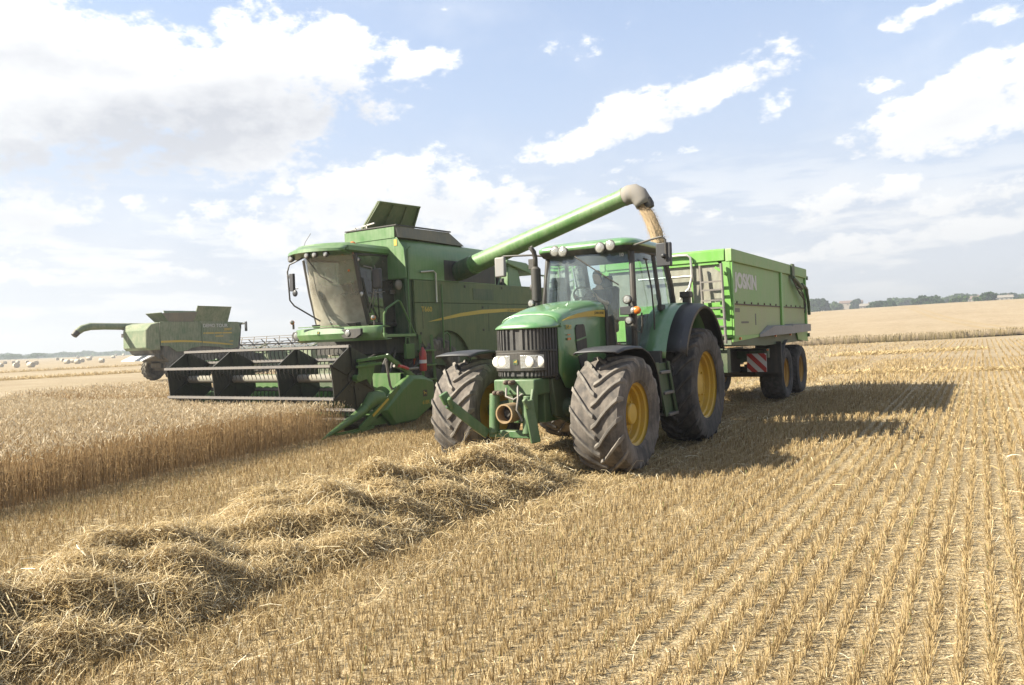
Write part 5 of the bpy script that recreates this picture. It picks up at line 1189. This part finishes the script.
# ------------------------------------------------------------------ windrow
ys_ = np.linspace(.6, 25, 330); xs_ = np.linspace(-1.15, 1.65, 69); Xg, Yg = np.meshgrid(xs_, ys_, indexing='ij'); Xw = Xg+wr_c(Yg)
Zw = wr_h(Xw, Yg)+RNG.normal(0, .012, Xw.shape)*((Xg > -.9) & (Xg < 1.3)); Zw = np.where((Xg < -1.0) | (Xg > 1.4), -.08, Zw-.03)+ground_z(Xw, Yg)
V = np.stack([Xw, Yg, Zw], -1).reshape(-1, 3); n2_ = len(ys_); I, J = np.meshgrid(np.arange(len(xs_)-1), np.arange(n2_-1), indexing='ij'); Qm = np.stack([I*n2_+J, (I+1)*n2_+J, (I+1)*n2_+J+1, I*n2_+J+1], -1).reshape(-1, 4)
wr = Blades(); wr.V.append(V); wr.Q.append(Qm); wr.R.append(np.clip(RNG.normal(.14, .10, len(Qm)), 0, 1)); wr.n = len(V)  # dark base tone paints the shade in the hollows between the straws
dens = lambda x, y: np.maximum(np.clip(wr_h(x, y)*7, 0, 1), .12*np.clip((1.9-np.abs(x-TX-.25))/.9, 0, 1)**1.5)
for n_, yr, L_, w_, lf in ((150000, (.8, 5.2), .12, .0032, .06), (26000, (.8, 5.2), .23, .0040, .07), (90000, (5.2, 9.3), .14, .0044, .07), (15000, (5.2, 9.3), .25, .0054, .08), (24000, (8.9, 12.5), .20, .0065, .05), (15000, (9, 25), .26, .010, .05), (3000, (.8, 9.4), .25, .0045, .14), (50000, (.8, 9), .05, .0042, .03)):
    wr.add(*litter(n_, (TX-1.35, TX+1.9), yr, L_, w_, zfun=wr_h, lift=lf, bend=.22, pitch=.38, dens=dens))
wr.build('straw_windrow', 'straw', label='thick tangled swath of golden straw running from the foreground under the tractor', cat='straw', kind='stuff')

# ------------------------------------------------------------------ standing wheat
cr = Blades()
def wheat(n, xr, yr, mask, hgt, wst, wear, stems=True, ears=2, zoff=0.):
    x = RNG.uniform(*xr, n); y = RNG.uniform(*yr, n); k = mask(x, y); x, y = x[k], y[k]; n = len(x); z = ground_z(x, y)+zoff
    h = hgt*(1+.085*RNG.normal(0, 1, n)).clip(.75, 1.15)*(1+.04*np.sin(x*1.1+y*.7))*(1-.13*np.clip((y-8.2)/2, 0, 1)*(y < 10.9)); ln = RNG.normal(0, .11, (n, 2))
    base = np.stack([x, y, z], 1); top = base+np.stack([ln[:,0]*h, ln[:,1]*h, h], 1); mid = base+np.stack([ln[:,0]*h*.3, ln[:,1]*h*.3, h*.5], 1)
    if stems:
        cr.add(ribbons(base, top, np.full(n, wst), mid, taper=.8), RNG.uniform(0, .42, n))
        # dry leaf blades
        m = RNG.random(n) < .7; nb = m.sum(); t0 = RNG.uniform(.15, .62, nb)[:, None]; p0 = base[m]*(1-t0)+top[m]*t0; a = RNG.uniform(0, 2*PI, nb); o = np.stack([np.cos(a)*.06, np.sin(a)*.06, RNG.uniform(-.02, .05, nb)], 1); p2 = p0+o*1.5+np.array([0, 0, -.07])
        cr.add(ribbons(p0, p2, np.full(nb, wst*1.5), p0+o, taper=.2), RNG.uniform(.0, .45, nb))
    # ears: nodding spindle of crossed ribbons
    a = RNG.uniform(0, 2*PI, n); nod = RNG.uniform(.2, 1.2, n); L = .062*RNG.uniform(.8, 1.2, n)
    d = np.stack([np.cos(a)*np.sin(nod), np.sin(a)*np.sin(nod), np.cos(nod)], 1); e0 = top; e1 = top+d*(L*.45)[:, None]; e2 = top+d*L[:, None]; r = RNG.uniform(.52, 1., n)
    for q in range(ears):
        yw = RNG.uniform(0, PI, n)+q*PI/2; s = np.stack([np.cos(yw), np.sin(yw), RNG.normal(0, .4, n)], 1)*(wear/2)
        cr.add(np.stack([np.stack([e0-s*.5, e0+s*.5], 1), np.stack([e1-s, e1+s], 1), np.stack([e2-s*.35, e2+s*.35], 1)], 1), r)
vis = lambda x, y: in_crop(x, y) & seen(x, y, 1.3)
edge_strip = lambda x, y: vis(x, y) & (x > crop_edge(y)-1.5) & (y < 10.75)
inner = lambda x, y: vis(x, y) & ~((x > crop_edge(y)-1.5) & (y < 10.75))
wheat(16000, (-12.2, -9.1), (2.2, 10.75), edge_strip, .67, .0046, .0115)
wheat(140000, (CROP_FAR, -10.6), (2.2, 10.75), inner, .67, .0045, .0120)
wheat(24000, (CROP_FAR, -16.05), (10.75, 24), inner, .69, .008, .021)
wheat(9000, (CROP_FAR, -16.05), (24, 60), inner, .71, .014, .038)
# the closed canopy below the ears, a rough brown sheet so no soil glares through
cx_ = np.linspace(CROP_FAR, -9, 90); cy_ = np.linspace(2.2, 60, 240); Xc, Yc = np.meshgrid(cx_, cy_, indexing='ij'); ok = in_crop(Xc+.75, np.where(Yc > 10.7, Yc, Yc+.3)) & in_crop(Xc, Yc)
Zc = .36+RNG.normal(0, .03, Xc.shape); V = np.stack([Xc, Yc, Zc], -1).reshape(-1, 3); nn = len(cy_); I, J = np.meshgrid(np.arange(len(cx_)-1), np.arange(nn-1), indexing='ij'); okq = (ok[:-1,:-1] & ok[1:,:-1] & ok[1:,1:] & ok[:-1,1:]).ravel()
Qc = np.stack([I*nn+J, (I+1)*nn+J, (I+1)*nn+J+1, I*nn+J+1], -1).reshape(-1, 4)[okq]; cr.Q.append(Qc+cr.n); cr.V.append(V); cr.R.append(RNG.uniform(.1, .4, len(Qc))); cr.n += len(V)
print('crop quads', sum(len(q) for q in cr.Q))
cr.build('wheat_crop', 'crop', label='uncut strip of ripe pale wheat standing in front of the combine header', cat='wheat', kind='stuff')
# ------------------------------------------------------------------ wheat field on the rise to the right
cr = Blades()
def fy(x): return 67+.78*(x+12)+1.0*np.sin(x*.35)      # its near edge
fmask = lambda x, y: (y > fy(x)) & (y < fy(x)+3.2)
wheat(60000, (-34, 34), (44, 110), lambda x, y: fmask(x, y) & seen(x, y, 1.15), .62, .028, .06)
gx_ = np.linspace(-420, 220, 130); tt = np.linspace(0, 1, 90)**2.0
V = []
for x in gx_:
    xx = np.interp(x, [-420,-34,34,220], [-34-386*1.0,-34,34,220]); y0 = np.clip(67+.78*(x+12), 40, 140)+1.4+(0 if x > -34 else (-34-x)*1.6); yy = y0+(335-y0)*tt
    V.append(np.stack([np.full_like(yy, x), yy, ground_z(x, yy)+.50+RNG.normal(0, .03, len(yy))+np.where(tt == 0, -.48, 0)], 1))
V = np.concatenate(V); nn = len(tt); I, J = np.meshgrid(np.arange(len(gx_)-1), np.arange(nn-1), indexing='ij'); Qc = np.stack([I*nn+J, (I+1)*nn+J, (I+1)*nn+J+1, I*nn+J+1], -1).reshape(-1, 4)
M['crop_edge'] = straw_mat('greenish_wheat', [(0, (.16,.13,.045)), (.3, (.26,.20,.08)), (.48, (.32,.25,.11)), (.52, (.40,.31,.17)), (.8, (.50,.40,.24)), (1., (.56,.46,.3))], .2)
cr.build('wheat_edge', 'crop_edge', label='standing edge of the wheat field beyond the trailer', cat='wheat', kind='stuff')
wm, nt, out = new_mat('wheat_field_top'); pos = N(nt, 'ShaderNodeNewGeometry').outputs['Position']
w1 = noise(nt, 2.2, 5, .75, pos, (1,.35,1)); w2 = noise(nt, .05, 4, .6, pos); w3 = noise(nt, .6, 3, .6, pos, (1,.25,1))
c = ramp(nt, mth(nt, 'ADD', mth(nt, 'MULTIPLY', w1, .5), mth(nt, 'MULTIPLY', mth(nt, 'ADD', w2, w3), .25)), [(.32, (.19,.139,.084)), (.5, (.257,.198,.126)), (.68, (.308,.249,.168))])
# tractor tramlines: pairs of narrow bare strips running along the drilling direction
s2 = N(nt, 'ShaderNodeSeparateXYZ'); nt.links.new(pos, s2.inputs[0]); fr_ = mth(nt, 'FRACT', mth(nt, 'MULTIPLY', mth(nt, 'ADD', s2.outputs[0], mth(nt, 'MULTIPLY', s2.outputs[1], .12)), 1/24.))
tl = mth(nt, 'MAXIMUM', mth(nt, 'LESS_THAN', mth(nt, 'ABSOLUTE', mth(nt, 'SUBTRACT', fr_, .46)), .014), mth(nt, 'LESS_THAN', mth(nt, 'ABSOLUTE', mth(nt, 'SUBTRACT', fr_, .54)), .014))
c = mixc(nt, mth(nt, 'MULTIPLY', tl, .45), c, (.25,.18,.08)); b_ = bsdf(nt, out, c, .95, 0, .1); bump(nt, b_, w1, .8, .12); M['wheat_top'] = wm
me = mesh_from_arrays('wheat_field', V, Qc, 'wheat_top'); me.shade_smooth(); o = bpy.data.objects.new('wheat_field', me); COL.objects.link(o); tag(o, 'pale ripe wheat field climbing to the skyline behind the trailer', 'field', kind='stuff')
# ------------------------------------------------------------------ cut swaths on the far left field
sw_ = Blades()
for x0, y0, x1, y1, h in ((-66, 29, -64, 42, .35), (-64,42,-60,70,.35), (-100, 40, -96, 62, .4), (-70, 26, -88, 33, .3), (-58, 46, -52, 70, .35), (-20.5, 46, -18.5, 60, .3), (2, 34, 10, 40, .22), (-7,46,0,52,.25), (-5,30,9,33,.18)):
    n_ = 2600; t = RNG.random(n_); x = lerp(x0, x1, t)+RNG.normal(0, .45, n_); y = lerp(y0, y1, t)+RNG.normal(0, .3, n_); z = ground_z(x, y); d = np.exp(-((x-lerp(x0,x1,t))/.6)**2)*h*RNG.uniform(.2, 1, n_)
    base = np.stack([x, y, z], 1); a = RNG.uniform(0, 2*PI, n_); top = base+np.stack([np.cos(a)*.22, np.sin(a)*.22, d], 1); sw_.add(ribbons(base, top, np.full(n_, .05)), RNG.uniform(.15, .7, n_))
sw_.build('straw_swath', 'straw', label='thin straw swaths lying on the far stubble', cat='straw', kind='stuff')

# ================================================================== ROUND BALES on the far left
bm_, nt, out = new_mat('bale_straw'); pos = N(nt, 'ShaderNodeTexCoord').outputs['Object']; c = ramp(nt, noise(nt, 6, 5, .7, pos), [(.3, (.40,.355,.27)), (.6, (.50,.455,.37)), (.75, (.57,.53,.45))]); b_ = bsdf(nt, out, c, .9, 0, .2); bump(nt, b_, noise(nt, 18, 4, .7, pos), .8, .05); M['bale'] = bm_
BALES = [(-162.2,72.1,1.2,'lone straw bale at the left border of the photo'),(-237.4,106.7,1.35,'small straw bale below the leftmost far trees'),(-232.5,106.7,1.3,'left one of two touching bales in the far left row'),(-241.3,111.8,1.3,'right one of two touching bales in the far left row'),
 (-141.4,65.3,1.45,'large pale bale, nearest one at the left end'),(-216.1,102.5,1.35,'bale beside the lone round tree far left'),(-137.1,65.6,1.45,'large pale bale right of the nearest left bale'),(-176,85.3,1.4,'middling bale just behind the second large pale bale'),
 (-301.4,153.8,1.7,'far bale at the left of the central bale cluster'),(-229.4,118.5,1.4,'bale between the far cluster bale and the big bright one'),(-164.6,85.9,1.45,'big bright bale at the left front of the cluster'),(-181.9,96.3,1.35,'bale squeezed in the middle of the bale cluster'),
 (-155.1,83,1.5,'biggest bright bale at the front of the cluster'),(-178.2,96.4,1.45,'bale just right behind the biggest bright bale'),(-370.2,198.4,1.9,'distant bale above the bale cluster'),(-229.1,126.1,1.7,'bale standing alone right of the cluster'),
 (-408.1,226.1,2.0,'tiny distant bale near the far hedge line'),(-153.1,86.8,1.4,'single bale midway between cluster and distant combine'),(-280.6,163.6,1.6,'far bale left of the distant combine rear'),(-496.2,291.4,2.2,'tiny bale touching the skyline by the distant combine'),(-486.9,291.1,2.2,'last tiny bale hidden close behind the distant combine auger')]
bb = MB(); bb.lathe([(.002,-.6),(.2,-.615),(.45,-.605),(.57,-.58),(.6,-.5),(.605,0),(.6,.5),(.57,.58),(.45,.605),(.2,.615),(.002,.6)], (0,0,.6), 'x', 28); proto = None
for i, (x, y, d, lab) in enumerate(BALES):
    if proto is None: o = proto = bb.build('round_bale', 'bale', None)
    else: o = proto.copy(); COL.objects.link(o)
    s = d/1.2*.68; o.location = (x, y, gz(x, y)-.03); o.scale = (s*random.uniform(.85,1), s, s*random.uniform(.93,1.)); o.rotation_euler = (0, 0, random.uniform(-.9, .9)); tag(o, lab, 'straw bale', 'round straw bales on the far left field')

# ================================================================== TREES
def leaf_mat(name, lo, hi):
    m, nt, out = new_mat(name); at = N(nt, 'ShaderNodeAttribute'); at.attribute_name = 'rnd'; c = ramp(nt, at.outputs['Fac'], [(0, lo), (1, hi)])
    d = N(nt, 'ShaderNodeBsdfDiffuse'); t = N(nt, 'ShaderNodeBsdfTranslucent'); mx = N(nt, 'ShaderNodeMixShader'); mx.inputs[0].default_value = .25
    nt.links.new(c, d.inputs[0]); nt.links.new(c, t.inputs[0]); nt.links.new(d.outputs[0], mx.inputs[1]); nt.links.new(t.outputs[0], mx.inputs[2]); nt.links.new(mx.outputs[0], out.inputs['Surface']); return m
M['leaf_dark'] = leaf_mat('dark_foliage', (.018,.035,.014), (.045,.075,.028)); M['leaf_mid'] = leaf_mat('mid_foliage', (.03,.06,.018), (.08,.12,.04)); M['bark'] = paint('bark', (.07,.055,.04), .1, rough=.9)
def tree(x, y, h, w, leaf, label, group, round_=1., clumps=9):
    z = gz(x, y)-.1; t = thing('tree', (x, y, z), label, 'tree', group)
    b = MB(); r = h*.028; b.tube([(x,y,z),(x+h*.01,y,z+h*.25),(x-h*.01,y,z+h*.55)], [r*1.3,r,r*.5], 7)
    for k in range(5):
        a = 2*PI*k/5+random.random(); b.tube([(x,y,z+h*(.22+.06*k)),(x+w*.18*math.cos(a),y+w*.18*math.sin(a),z+h*(.38+.06*k)),(x+w*.34*math.cos(a),y+w*.34*math.sin(a),z+h*(.5+.06*k))], [r*.5,r*.35,r*.12], 5)
    b.build('trunk', 'bark', t)
    C = [(0,0,.62,.55)]+[(math.cos(a)*random.uniform(.2,.42), math.sin(a)*random.uniform(.2,.42), random.uniform(.28,.80), random.uniform(.22,.36)) for a in RNG.uniform(0, 2*PI, clumps)]
    P_ = []; Rn = []
    for (cx, cy, cz, cr_) in C:
        n = int(70*(cr_/.3)**2); v = RNG.normal(0, 1, (n, 3)); v /= np.linalg.norm(v, axis=1)[:, None]; rr = cr_*RNG.uniform(.55, 1.05, n)**.6
        p = np.array([cx*w, cy*w, cz*h])+v*rr[:, None]*np.array([w*.62, w*.62, h*.46*round_]); P_.append(p); Rn.append(np.clip(RNG.normal(.5, .22, n)+RNG.normal(0, .15), 0, 1))
    p = np.concatenate(P_); rn = np.concatenate(Rn); k = p[:, 2] > h*.10; p, rn = p[k], rn[k]; n = len(p); s = h*.055*RNG.uniform(.6, 1.3, n)
    u = RNG.normal(0, 1, (n, 3)); u /= np.linalg.norm(u, axis=1)[:, None]; v = np.cross(u, RNG.normal(0, 1, (n, 3))); v /= np.linalg.norm(v, axis=1)[:, None]; u *= s[:, None]; v *= s[:, None]
    V = np.stack([p-u-v*.4, p+u*.3-v, p+u+v*.4, p-u*.3+v], 1).reshape(-1, 3); Qd = np.arange(4*n).reshape(-1, 4)
    me = mesh_from_arrays('crown', V, Qd, leaf, rn); o = bpy.data.objects.new('crown', me); COL.objects.link(o); o.parent = t
    return t
def pix_az(px, py=300):
    d = FW+EX*((px-512)/FPX)-EY*((py-342.5)/FPX); return d
# right skyline: (photo column, crown top row, distance, width m, kind, label)
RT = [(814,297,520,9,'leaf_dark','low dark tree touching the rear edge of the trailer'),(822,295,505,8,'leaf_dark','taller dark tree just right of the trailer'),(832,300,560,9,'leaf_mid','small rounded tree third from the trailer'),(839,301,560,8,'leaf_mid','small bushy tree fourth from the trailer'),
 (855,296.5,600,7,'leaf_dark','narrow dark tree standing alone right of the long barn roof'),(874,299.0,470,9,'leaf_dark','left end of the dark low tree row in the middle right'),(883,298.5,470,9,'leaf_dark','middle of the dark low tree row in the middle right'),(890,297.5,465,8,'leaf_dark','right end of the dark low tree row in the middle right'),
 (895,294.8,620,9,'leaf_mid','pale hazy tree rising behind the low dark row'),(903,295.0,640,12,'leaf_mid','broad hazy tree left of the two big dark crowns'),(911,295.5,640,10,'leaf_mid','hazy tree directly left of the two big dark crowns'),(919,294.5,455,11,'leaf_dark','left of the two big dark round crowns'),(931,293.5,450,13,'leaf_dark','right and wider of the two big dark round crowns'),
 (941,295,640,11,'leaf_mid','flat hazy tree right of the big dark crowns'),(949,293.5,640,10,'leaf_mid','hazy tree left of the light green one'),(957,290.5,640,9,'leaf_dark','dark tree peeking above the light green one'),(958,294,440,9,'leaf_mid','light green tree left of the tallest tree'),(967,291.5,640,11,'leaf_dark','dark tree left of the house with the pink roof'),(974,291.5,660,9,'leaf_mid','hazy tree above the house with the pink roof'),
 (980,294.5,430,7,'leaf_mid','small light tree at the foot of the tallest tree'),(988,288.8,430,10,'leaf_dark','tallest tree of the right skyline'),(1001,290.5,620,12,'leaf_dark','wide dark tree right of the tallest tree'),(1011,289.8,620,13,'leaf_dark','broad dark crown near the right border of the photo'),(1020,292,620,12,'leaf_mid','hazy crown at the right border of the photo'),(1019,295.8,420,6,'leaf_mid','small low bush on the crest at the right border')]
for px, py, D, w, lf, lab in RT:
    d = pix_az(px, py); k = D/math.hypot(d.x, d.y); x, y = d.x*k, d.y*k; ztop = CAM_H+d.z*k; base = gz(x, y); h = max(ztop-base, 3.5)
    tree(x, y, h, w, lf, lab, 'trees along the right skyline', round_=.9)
# village houses between the trees
def house(px, py, D, L_, Wd, H_, roof_m, label):
    d = pix_az(px, py); k = D/math.hypot(d.x, d.y); x, y = d.x*k, d.y*k; zr = CAM_H+d.z*k; z = zr-H_; t = thing('house', (x, y, z), label, 'house', 'houses among the trees')
    b = MB(); b.box((x-L_/2,y-Wd/2,min(z,gz(x,y))-.5),(x+L_/2,y+Wd/2,z+H_*.55)); b.build('wall', 'house_wall', t)
    b = MB(); b.prism([(y-Wd/2-.4,z+H_*.55),(y,z+H_),(y+Wd/2+.4,z+H_*.55)], 'x', x-L_/2-.4, x+L_/2+.4); rf = b.build('roof', roof_m, t); b = MB(); b.box((x+L_*.2,y-.4,z+H_*.8),(x+L_*.2+.8,y+.4,z+H_+.8)); b.build('chimney', 'roof_red', rf)
    for k in range(4):
        b = MB(); xx = x-L_/2+L_*(k+.5)/4; b.box((xx-.5,y-Wd/2-.05,z+H_*.18),(xx+.5,y-Wd/2-.002,z+H_*.42)); b.build('window', 'black', t)
M['house_wall'] = paint('rendered_wall', (.30,.26,.215), .1, rough=.9); M['roof_red'] = paint('red_roof_tiles', (.17,.105,.085), .15, rough=.8); M['roof_grey'] = paint('pale_roof', (.26,.23,.19), .1, rough=.8)
house(851,300.5,610,15,7,4.2,'roof_red','long low barn with a red roof among the far trees'); house(975,296,600,8,6,4.6,'roof_red','house with a pinkish red roof beside the tallest tree'); house(866,303.5,540,7,5,3.6,'roof_grey','small pale roofed house left of the dark tree row'); house(1004,295,560,9,6,3.6,'roof_grey','pale building under the dark trees near the right border')
# left skyline: single trees in front of a hazy wood
LT = [(8,356,700,14,'leaf_mid','low tree at the left end of the left skyline'),(10,355.5,640,16,'leaf_mid','rounded hazy tree near the left border'),(16,356.5,660,12,'leaf_mid','small tree right of the rounded hazy one'),(38,353.8,600,16,'leaf_mid','lone round tree standing out of the left skyline'),(53,354.5,800,26,'leaf_mid','wide hazy tree right of the lone round tree'),(71,353,800,14,'leaf_mid','pointed hazy tree above the bale cluster')]
for px, py, D, w, lf, lab in LT:
    d = pix_az(px, py); k = D/math.hypot(d.x, d.y); x, y = d.x*k, d.y*k; h = max(CAM_H+d.z*k-gz(x, y), 5); tree(x, y, h, w, lf, lab, 'trees on the left skyline', round_=.9)
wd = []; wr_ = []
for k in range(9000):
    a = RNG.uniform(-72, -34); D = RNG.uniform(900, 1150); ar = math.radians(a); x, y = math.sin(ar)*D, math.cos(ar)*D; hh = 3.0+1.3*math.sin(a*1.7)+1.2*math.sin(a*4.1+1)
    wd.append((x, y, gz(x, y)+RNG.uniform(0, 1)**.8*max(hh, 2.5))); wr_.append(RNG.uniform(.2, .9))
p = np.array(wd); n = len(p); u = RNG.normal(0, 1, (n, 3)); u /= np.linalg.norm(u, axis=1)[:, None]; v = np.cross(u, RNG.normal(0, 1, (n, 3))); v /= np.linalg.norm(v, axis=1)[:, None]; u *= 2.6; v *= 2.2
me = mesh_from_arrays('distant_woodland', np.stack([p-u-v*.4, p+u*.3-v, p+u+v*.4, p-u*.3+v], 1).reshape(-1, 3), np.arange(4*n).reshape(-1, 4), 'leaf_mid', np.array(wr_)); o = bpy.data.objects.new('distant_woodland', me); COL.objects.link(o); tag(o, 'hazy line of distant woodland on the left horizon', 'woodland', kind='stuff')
# ================================================================== SUN, SKY, HAZE
Ld = Vector((1.03, .88, -1.0)).normalized()          # the way the light travels
SEL = math.asin(-Ld.z); SROT = math.atan2(-Ld.x, -Ld.y)
sd = bpy.data.lights.new('sun', 'SUN'); so_ = bpy.data.objects.new('sun', sd); COL.objects.link(so_); sd.energy = 4.9; sd.angle = math.radians(.53); sd.color = (1., .94, .80); so_.rotation_euler = Ld.to_track_quat('-Z', 'Y').to_euler(); so_.location = (-20, -30, 40)
nt = world.node_tree; nt.nodes.clear(); out = nt.nodes.new('ShaderNodeOutputWorld'); bg = nt.nodes.new('ShaderNodeBackground'); nt.links.new(bg.outputs[0], out.inputs[0])
sky = nt.nodes.new('ShaderNodeTexSky'); sky.sky_type = 'NISHITA'; sky.sun_disc = False; sky.sun_elevation = SEL; sky.sun_rotation = SROT; sky.air_density = 1.0; sky.dust_density = .7; sky.ozone_density = 1.5
SKY_K = .079
bg.inputs['Strength'].default_value = SKY_K
tc = nt.nodes.new('ShaderNodeTexCoord'); dirv = tc.outputs['Generated']; sp = nt.nodes.new('ShaderNodeSeparateXYZ'); nt.links.new(dirv, sp.inputs[0])
az = mth(nt, 'MULTIPLY', mth(nt, 'ARCTAN2', sp.outputs[0], sp.outputs[1]), 180/PI)      # bearing from +Y, degrees
el = mth(nt, 'MULTIPLY', mth(nt, 'ARCSINE', sp.outputs[2]), 180/PI)
# wind-torn warping of the cloud outlines
def wnoise(scale, det, r, vs=(1,1,1.8), w=0.):
    n = nt.nodes.new('ShaderNodeTexNoise'); n.inputs['Scale'].default_value = scale; n.inputs['Detail'].default_value = det; n.inputs['Roughness'].default_value = r
    mp = nt.nodes.new('ShaderNodeMapping'); mp.inputs['Scale'].default_value = vs; mp.inputs['Location'].default_value = (w, w*.7, w*.3); nt.links.new(dirv, mp.inputs[0]); nt.links.new(mp.outputs[0], n.inputs['Vector']); return n.outputs['Fac']
nA = wnoise(6.5, 9, .60); nB = wnoise(18, 8, .62, w=3.1); nC = wnoise(3.2, 5, .55, w=7.7)
wA = wnoise(4.2, 4, .55, w=11.3); wB = wnoise(4.6, 4, .55, w=17.9)
az = mth(nt, 'ADD', az, mth(nt, 'MULTIPLY', mth(nt, 'SUBTRACT', wA, .5), 9.)); el = mth(nt, 'ADD', el, mth(nt, 'MULTIPLY', mth(nt, 'SUBTRACT', wB, .5), 6.))
def px_dir(px, py):
    d = (FW+EX*((px-512)/FPX)-EY*((py-342.5)/FPX)).normalized(); return math.degrees(math.atan2(d.x, d.y)), math.degrees(math.asin(d.z))
# clouds: bearing / height of each, with spread (from photo columns and rows), tilt, weight, greyness of the underside
CL = [(185,95,225,82,-10,1.15,.9),(60,130,150,60,-8,1.0,.9),(300,60,120,42,-8,.9,.3),(430,62,72,17,-18,.85,.0),(20,30,150,45,0,1.0,.6),(395,185,150,50,-4,1.0,.45),(300,215,110,40,-4,.8,.4),(480,215,110,35,0,.75,.3),(25,205,75,34,5,.85,.7),(100,285,200,14,-3,.5,.25),(126,199,22,11,0,.75,0),(75,248,50,14,0,.6,0),
      (575,136,66,20,-8,.95,.2),(640,112,66,22,-18,.95,.35),(715,86,92,21,-16,1.,.25),(772,105,26,15,-25,.8,0),(655,158,50,13,-15,.8,0),(577,187,16,8,-10,.75,0),(625,184,30,8,-5,.65,0),(700,212,50,10,-5,.55,0),
      (960,100,115,30,-14,.95,.35),(875,86,36,9,-6,.7,0),(1000,120,80,25,-5,.8,.3),(845,196,75,24,-14,1.0,.3),(955,195,80,19,-10,.9,.3),(965,229,80,15,-6,.8,.25),(850,246,120,13,0,.6,.15),(500,235,110,26,0,.65,.3),(930,14,40,8,-5,.6,0),(1005,17,28,10,0,.6,0),
      (-250,120,260,110,0,1.,.6),(1350,150,250,60,0,.9,.3),(600,-300,420,120,-6,.95,.5),(1250,-350,350,120,0,.9,.4),(-300,-300,350,150,0,1.,.6)]
dens = None; under = None; cov = None
for px, py, rx, ry, tilt, wt, gr in CL:
    a0, e0 = px_dir(px, py); rx_ = rx/FPX*57.3*.92; ry_ = ry/FPX*57.3*.95; t = math.radians(-tilt+(-2.3))
    da = mth(nt, 'MULTIPLY', mth(nt, 'SUBTRACT', az, a0), math.cos(math.radians(e0))); de = mth(nt, 'SUBTRACT', el, e0)
    u = mth(nt, 'ADD', mth(nt, 'MULTIPLY', da, math.cos(t)/rx_), mth(nt, 'MULTIPLY', de, math.sin(t)/rx_)); v = mth(nt, 'SUBTRACT', mth(nt, 'MULTIPLY', de, math.cos(t)/ry_), mth(nt, 'MULTIPLY', da, math.sin(t)/ry_))
    r2 = mth(nt, 'ADD', mth(nt, 'MULTIPLY', u, u), mth(nt, 'MULTIPLY', v, v)); f = mth(nt, 'MULTIPLY', mth(nt, 'MAXIMUM', mth(nt, 'SUBTRACT', 1., mth(nt, 'MULTIPLY', r2, .72)), 0.), wt)
    dens = f if dens is None else mth(nt, 'MAXIMUM', dens, f)
    if gr:
        g = mth(nt, 'MULTIPLY', mth(nt, 'MULTIPLY', f, sstep(nt, v, .45, -.5)), gr); under = g if under is None else mth(nt, 'MAXIMUM', under, g)
nD = wnoise(46, 7, .65, w=5.3)
nz = mth(nt, 'ADD', mth(nt, 'ADD', mth(nt, 'MULTIPLY', nA, .42), mth(nt, 'MULTIPLY', nB, .33)), mth(nt, 'MULTIPLY', nD, .25))
d2 = mth(nt, 'ADD', mth(nt, 'MULTIPLY', dens, .82), mth(nt, 'MULTIPLY', mth(nt, 'SUBTRACT', nz, .5), 4.0))
cov = sstep(nt, d2, .27, .66)
ambient = mth(nt, 'MULTIPLY', sstep(nt, mth(nt, 'ADD', nC, mth(nt, 'MULTIPLY', nA, .35)), .58, .95), .35)       # thin high veil
nL = wnoise(7., 7, .6, vs=(1,1,6), w=23.)
lowc = mth(nt, 'MULTIPLY', mth(nt, 'MULTIPLY', sstep(nt, nL, .44, .62), sstep(nt, el, 15., 5.)), .85)
cov = mth(nt, 'MAXIMUM', mth(nt, 'MAXIMUM', cov, ambient), lowc)
lowveil = mth(nt, 'MULTIPLY', sstep(nt, el, 9., 0.), .22); cov = mth(nt, 'MAXIMUM', cov, mth(nt, 'MULTIPLY', lowveil, mth(nt, 'ADD', .5, nC)))
shade = mth(nt, 'MULTIPLY', mth(nt, 'MULTIPLY', under, 1.7), mth(nt, 'ADD', mth(nt, 'MULTIPLY', nB, .9), mth(nt, 'SUBTRACT', mth(nt, 'MULTIPLY', nC, 1.5), .45)), clamp=True)
shade = mth(nt, 'MULTIPLY', shade, mth(nt, 'ADD', .80, mth(nt, 'MULTIPLY', nD, .5)), clamp=True)
ccol = mixc(nt, shade, (4.6, 4.6, 4.56), (2.45, 2.56, 2.80))
skyc = nt.nodes.new('ShaderNodeMix'); skyc.data_type = 'RGBA'; skyc.blend_type = 'MULTIPLY'; skyc.inputs[0].default_value = 1.; nt.links.new(sky.outputs[0], skyc.inputs[6]); skyc.inputs[7].default_value = (1, 1, 1, 1)
vf = mth(nt, 'ADD', .46, mth(nt, 'MULTIPLY', sstep(nt, el, 26., 4.), .52))
veil = mixc(nt, vf, skyc.outputs[2], mixc(nt, sstep(nt, el, 22., 0.), (2.25, 2.55, 3.15), (2.78, 2.98, 3.34)))
ccol = mixc(nt, sstep(nt, el, 17., 1.), ccol, (3.75, 3.78, 3.84))
fin = mixc(nt, cov, veil, ccol); nt.links.new(fin, bg.inputs[0])
# haze
hm, ht, ho = new_mat('haze_air'); pv = ht.nodes.new('ShaderNodeVolumePrincipled'); pv.inputs['Color'].default_value = (.57,.60,.645,1); pv.inputs['Density'].default_value = .0008; pv.inputs['Anisotropy'].default_value = .2; ht.links.new(pv.outputs[0], ho.inputs['Volume'])
hb = MB(); hb.box((-2700, -80, -1.5), (2300, 3000, 62)); M['haze'] = hm; hz = hb.build('haze', 'haze', None, smooth=False); tag(hz, 'thin pale dusty haze over the fields', 'haze', kind='stuff')
vs = scene.view_settings; vs.view_transform = 'Standard'; vs.look = 'None'; vs.exposure = 1.78; vs.gamma = 1; vs.use_curve_mapping = False
scene.cycles.max_bounces = 8; scene.cycles.transparent_max_bounces = 16; scene.cycles.volume_bounces = 0; scene.cycles.use_denoising = True
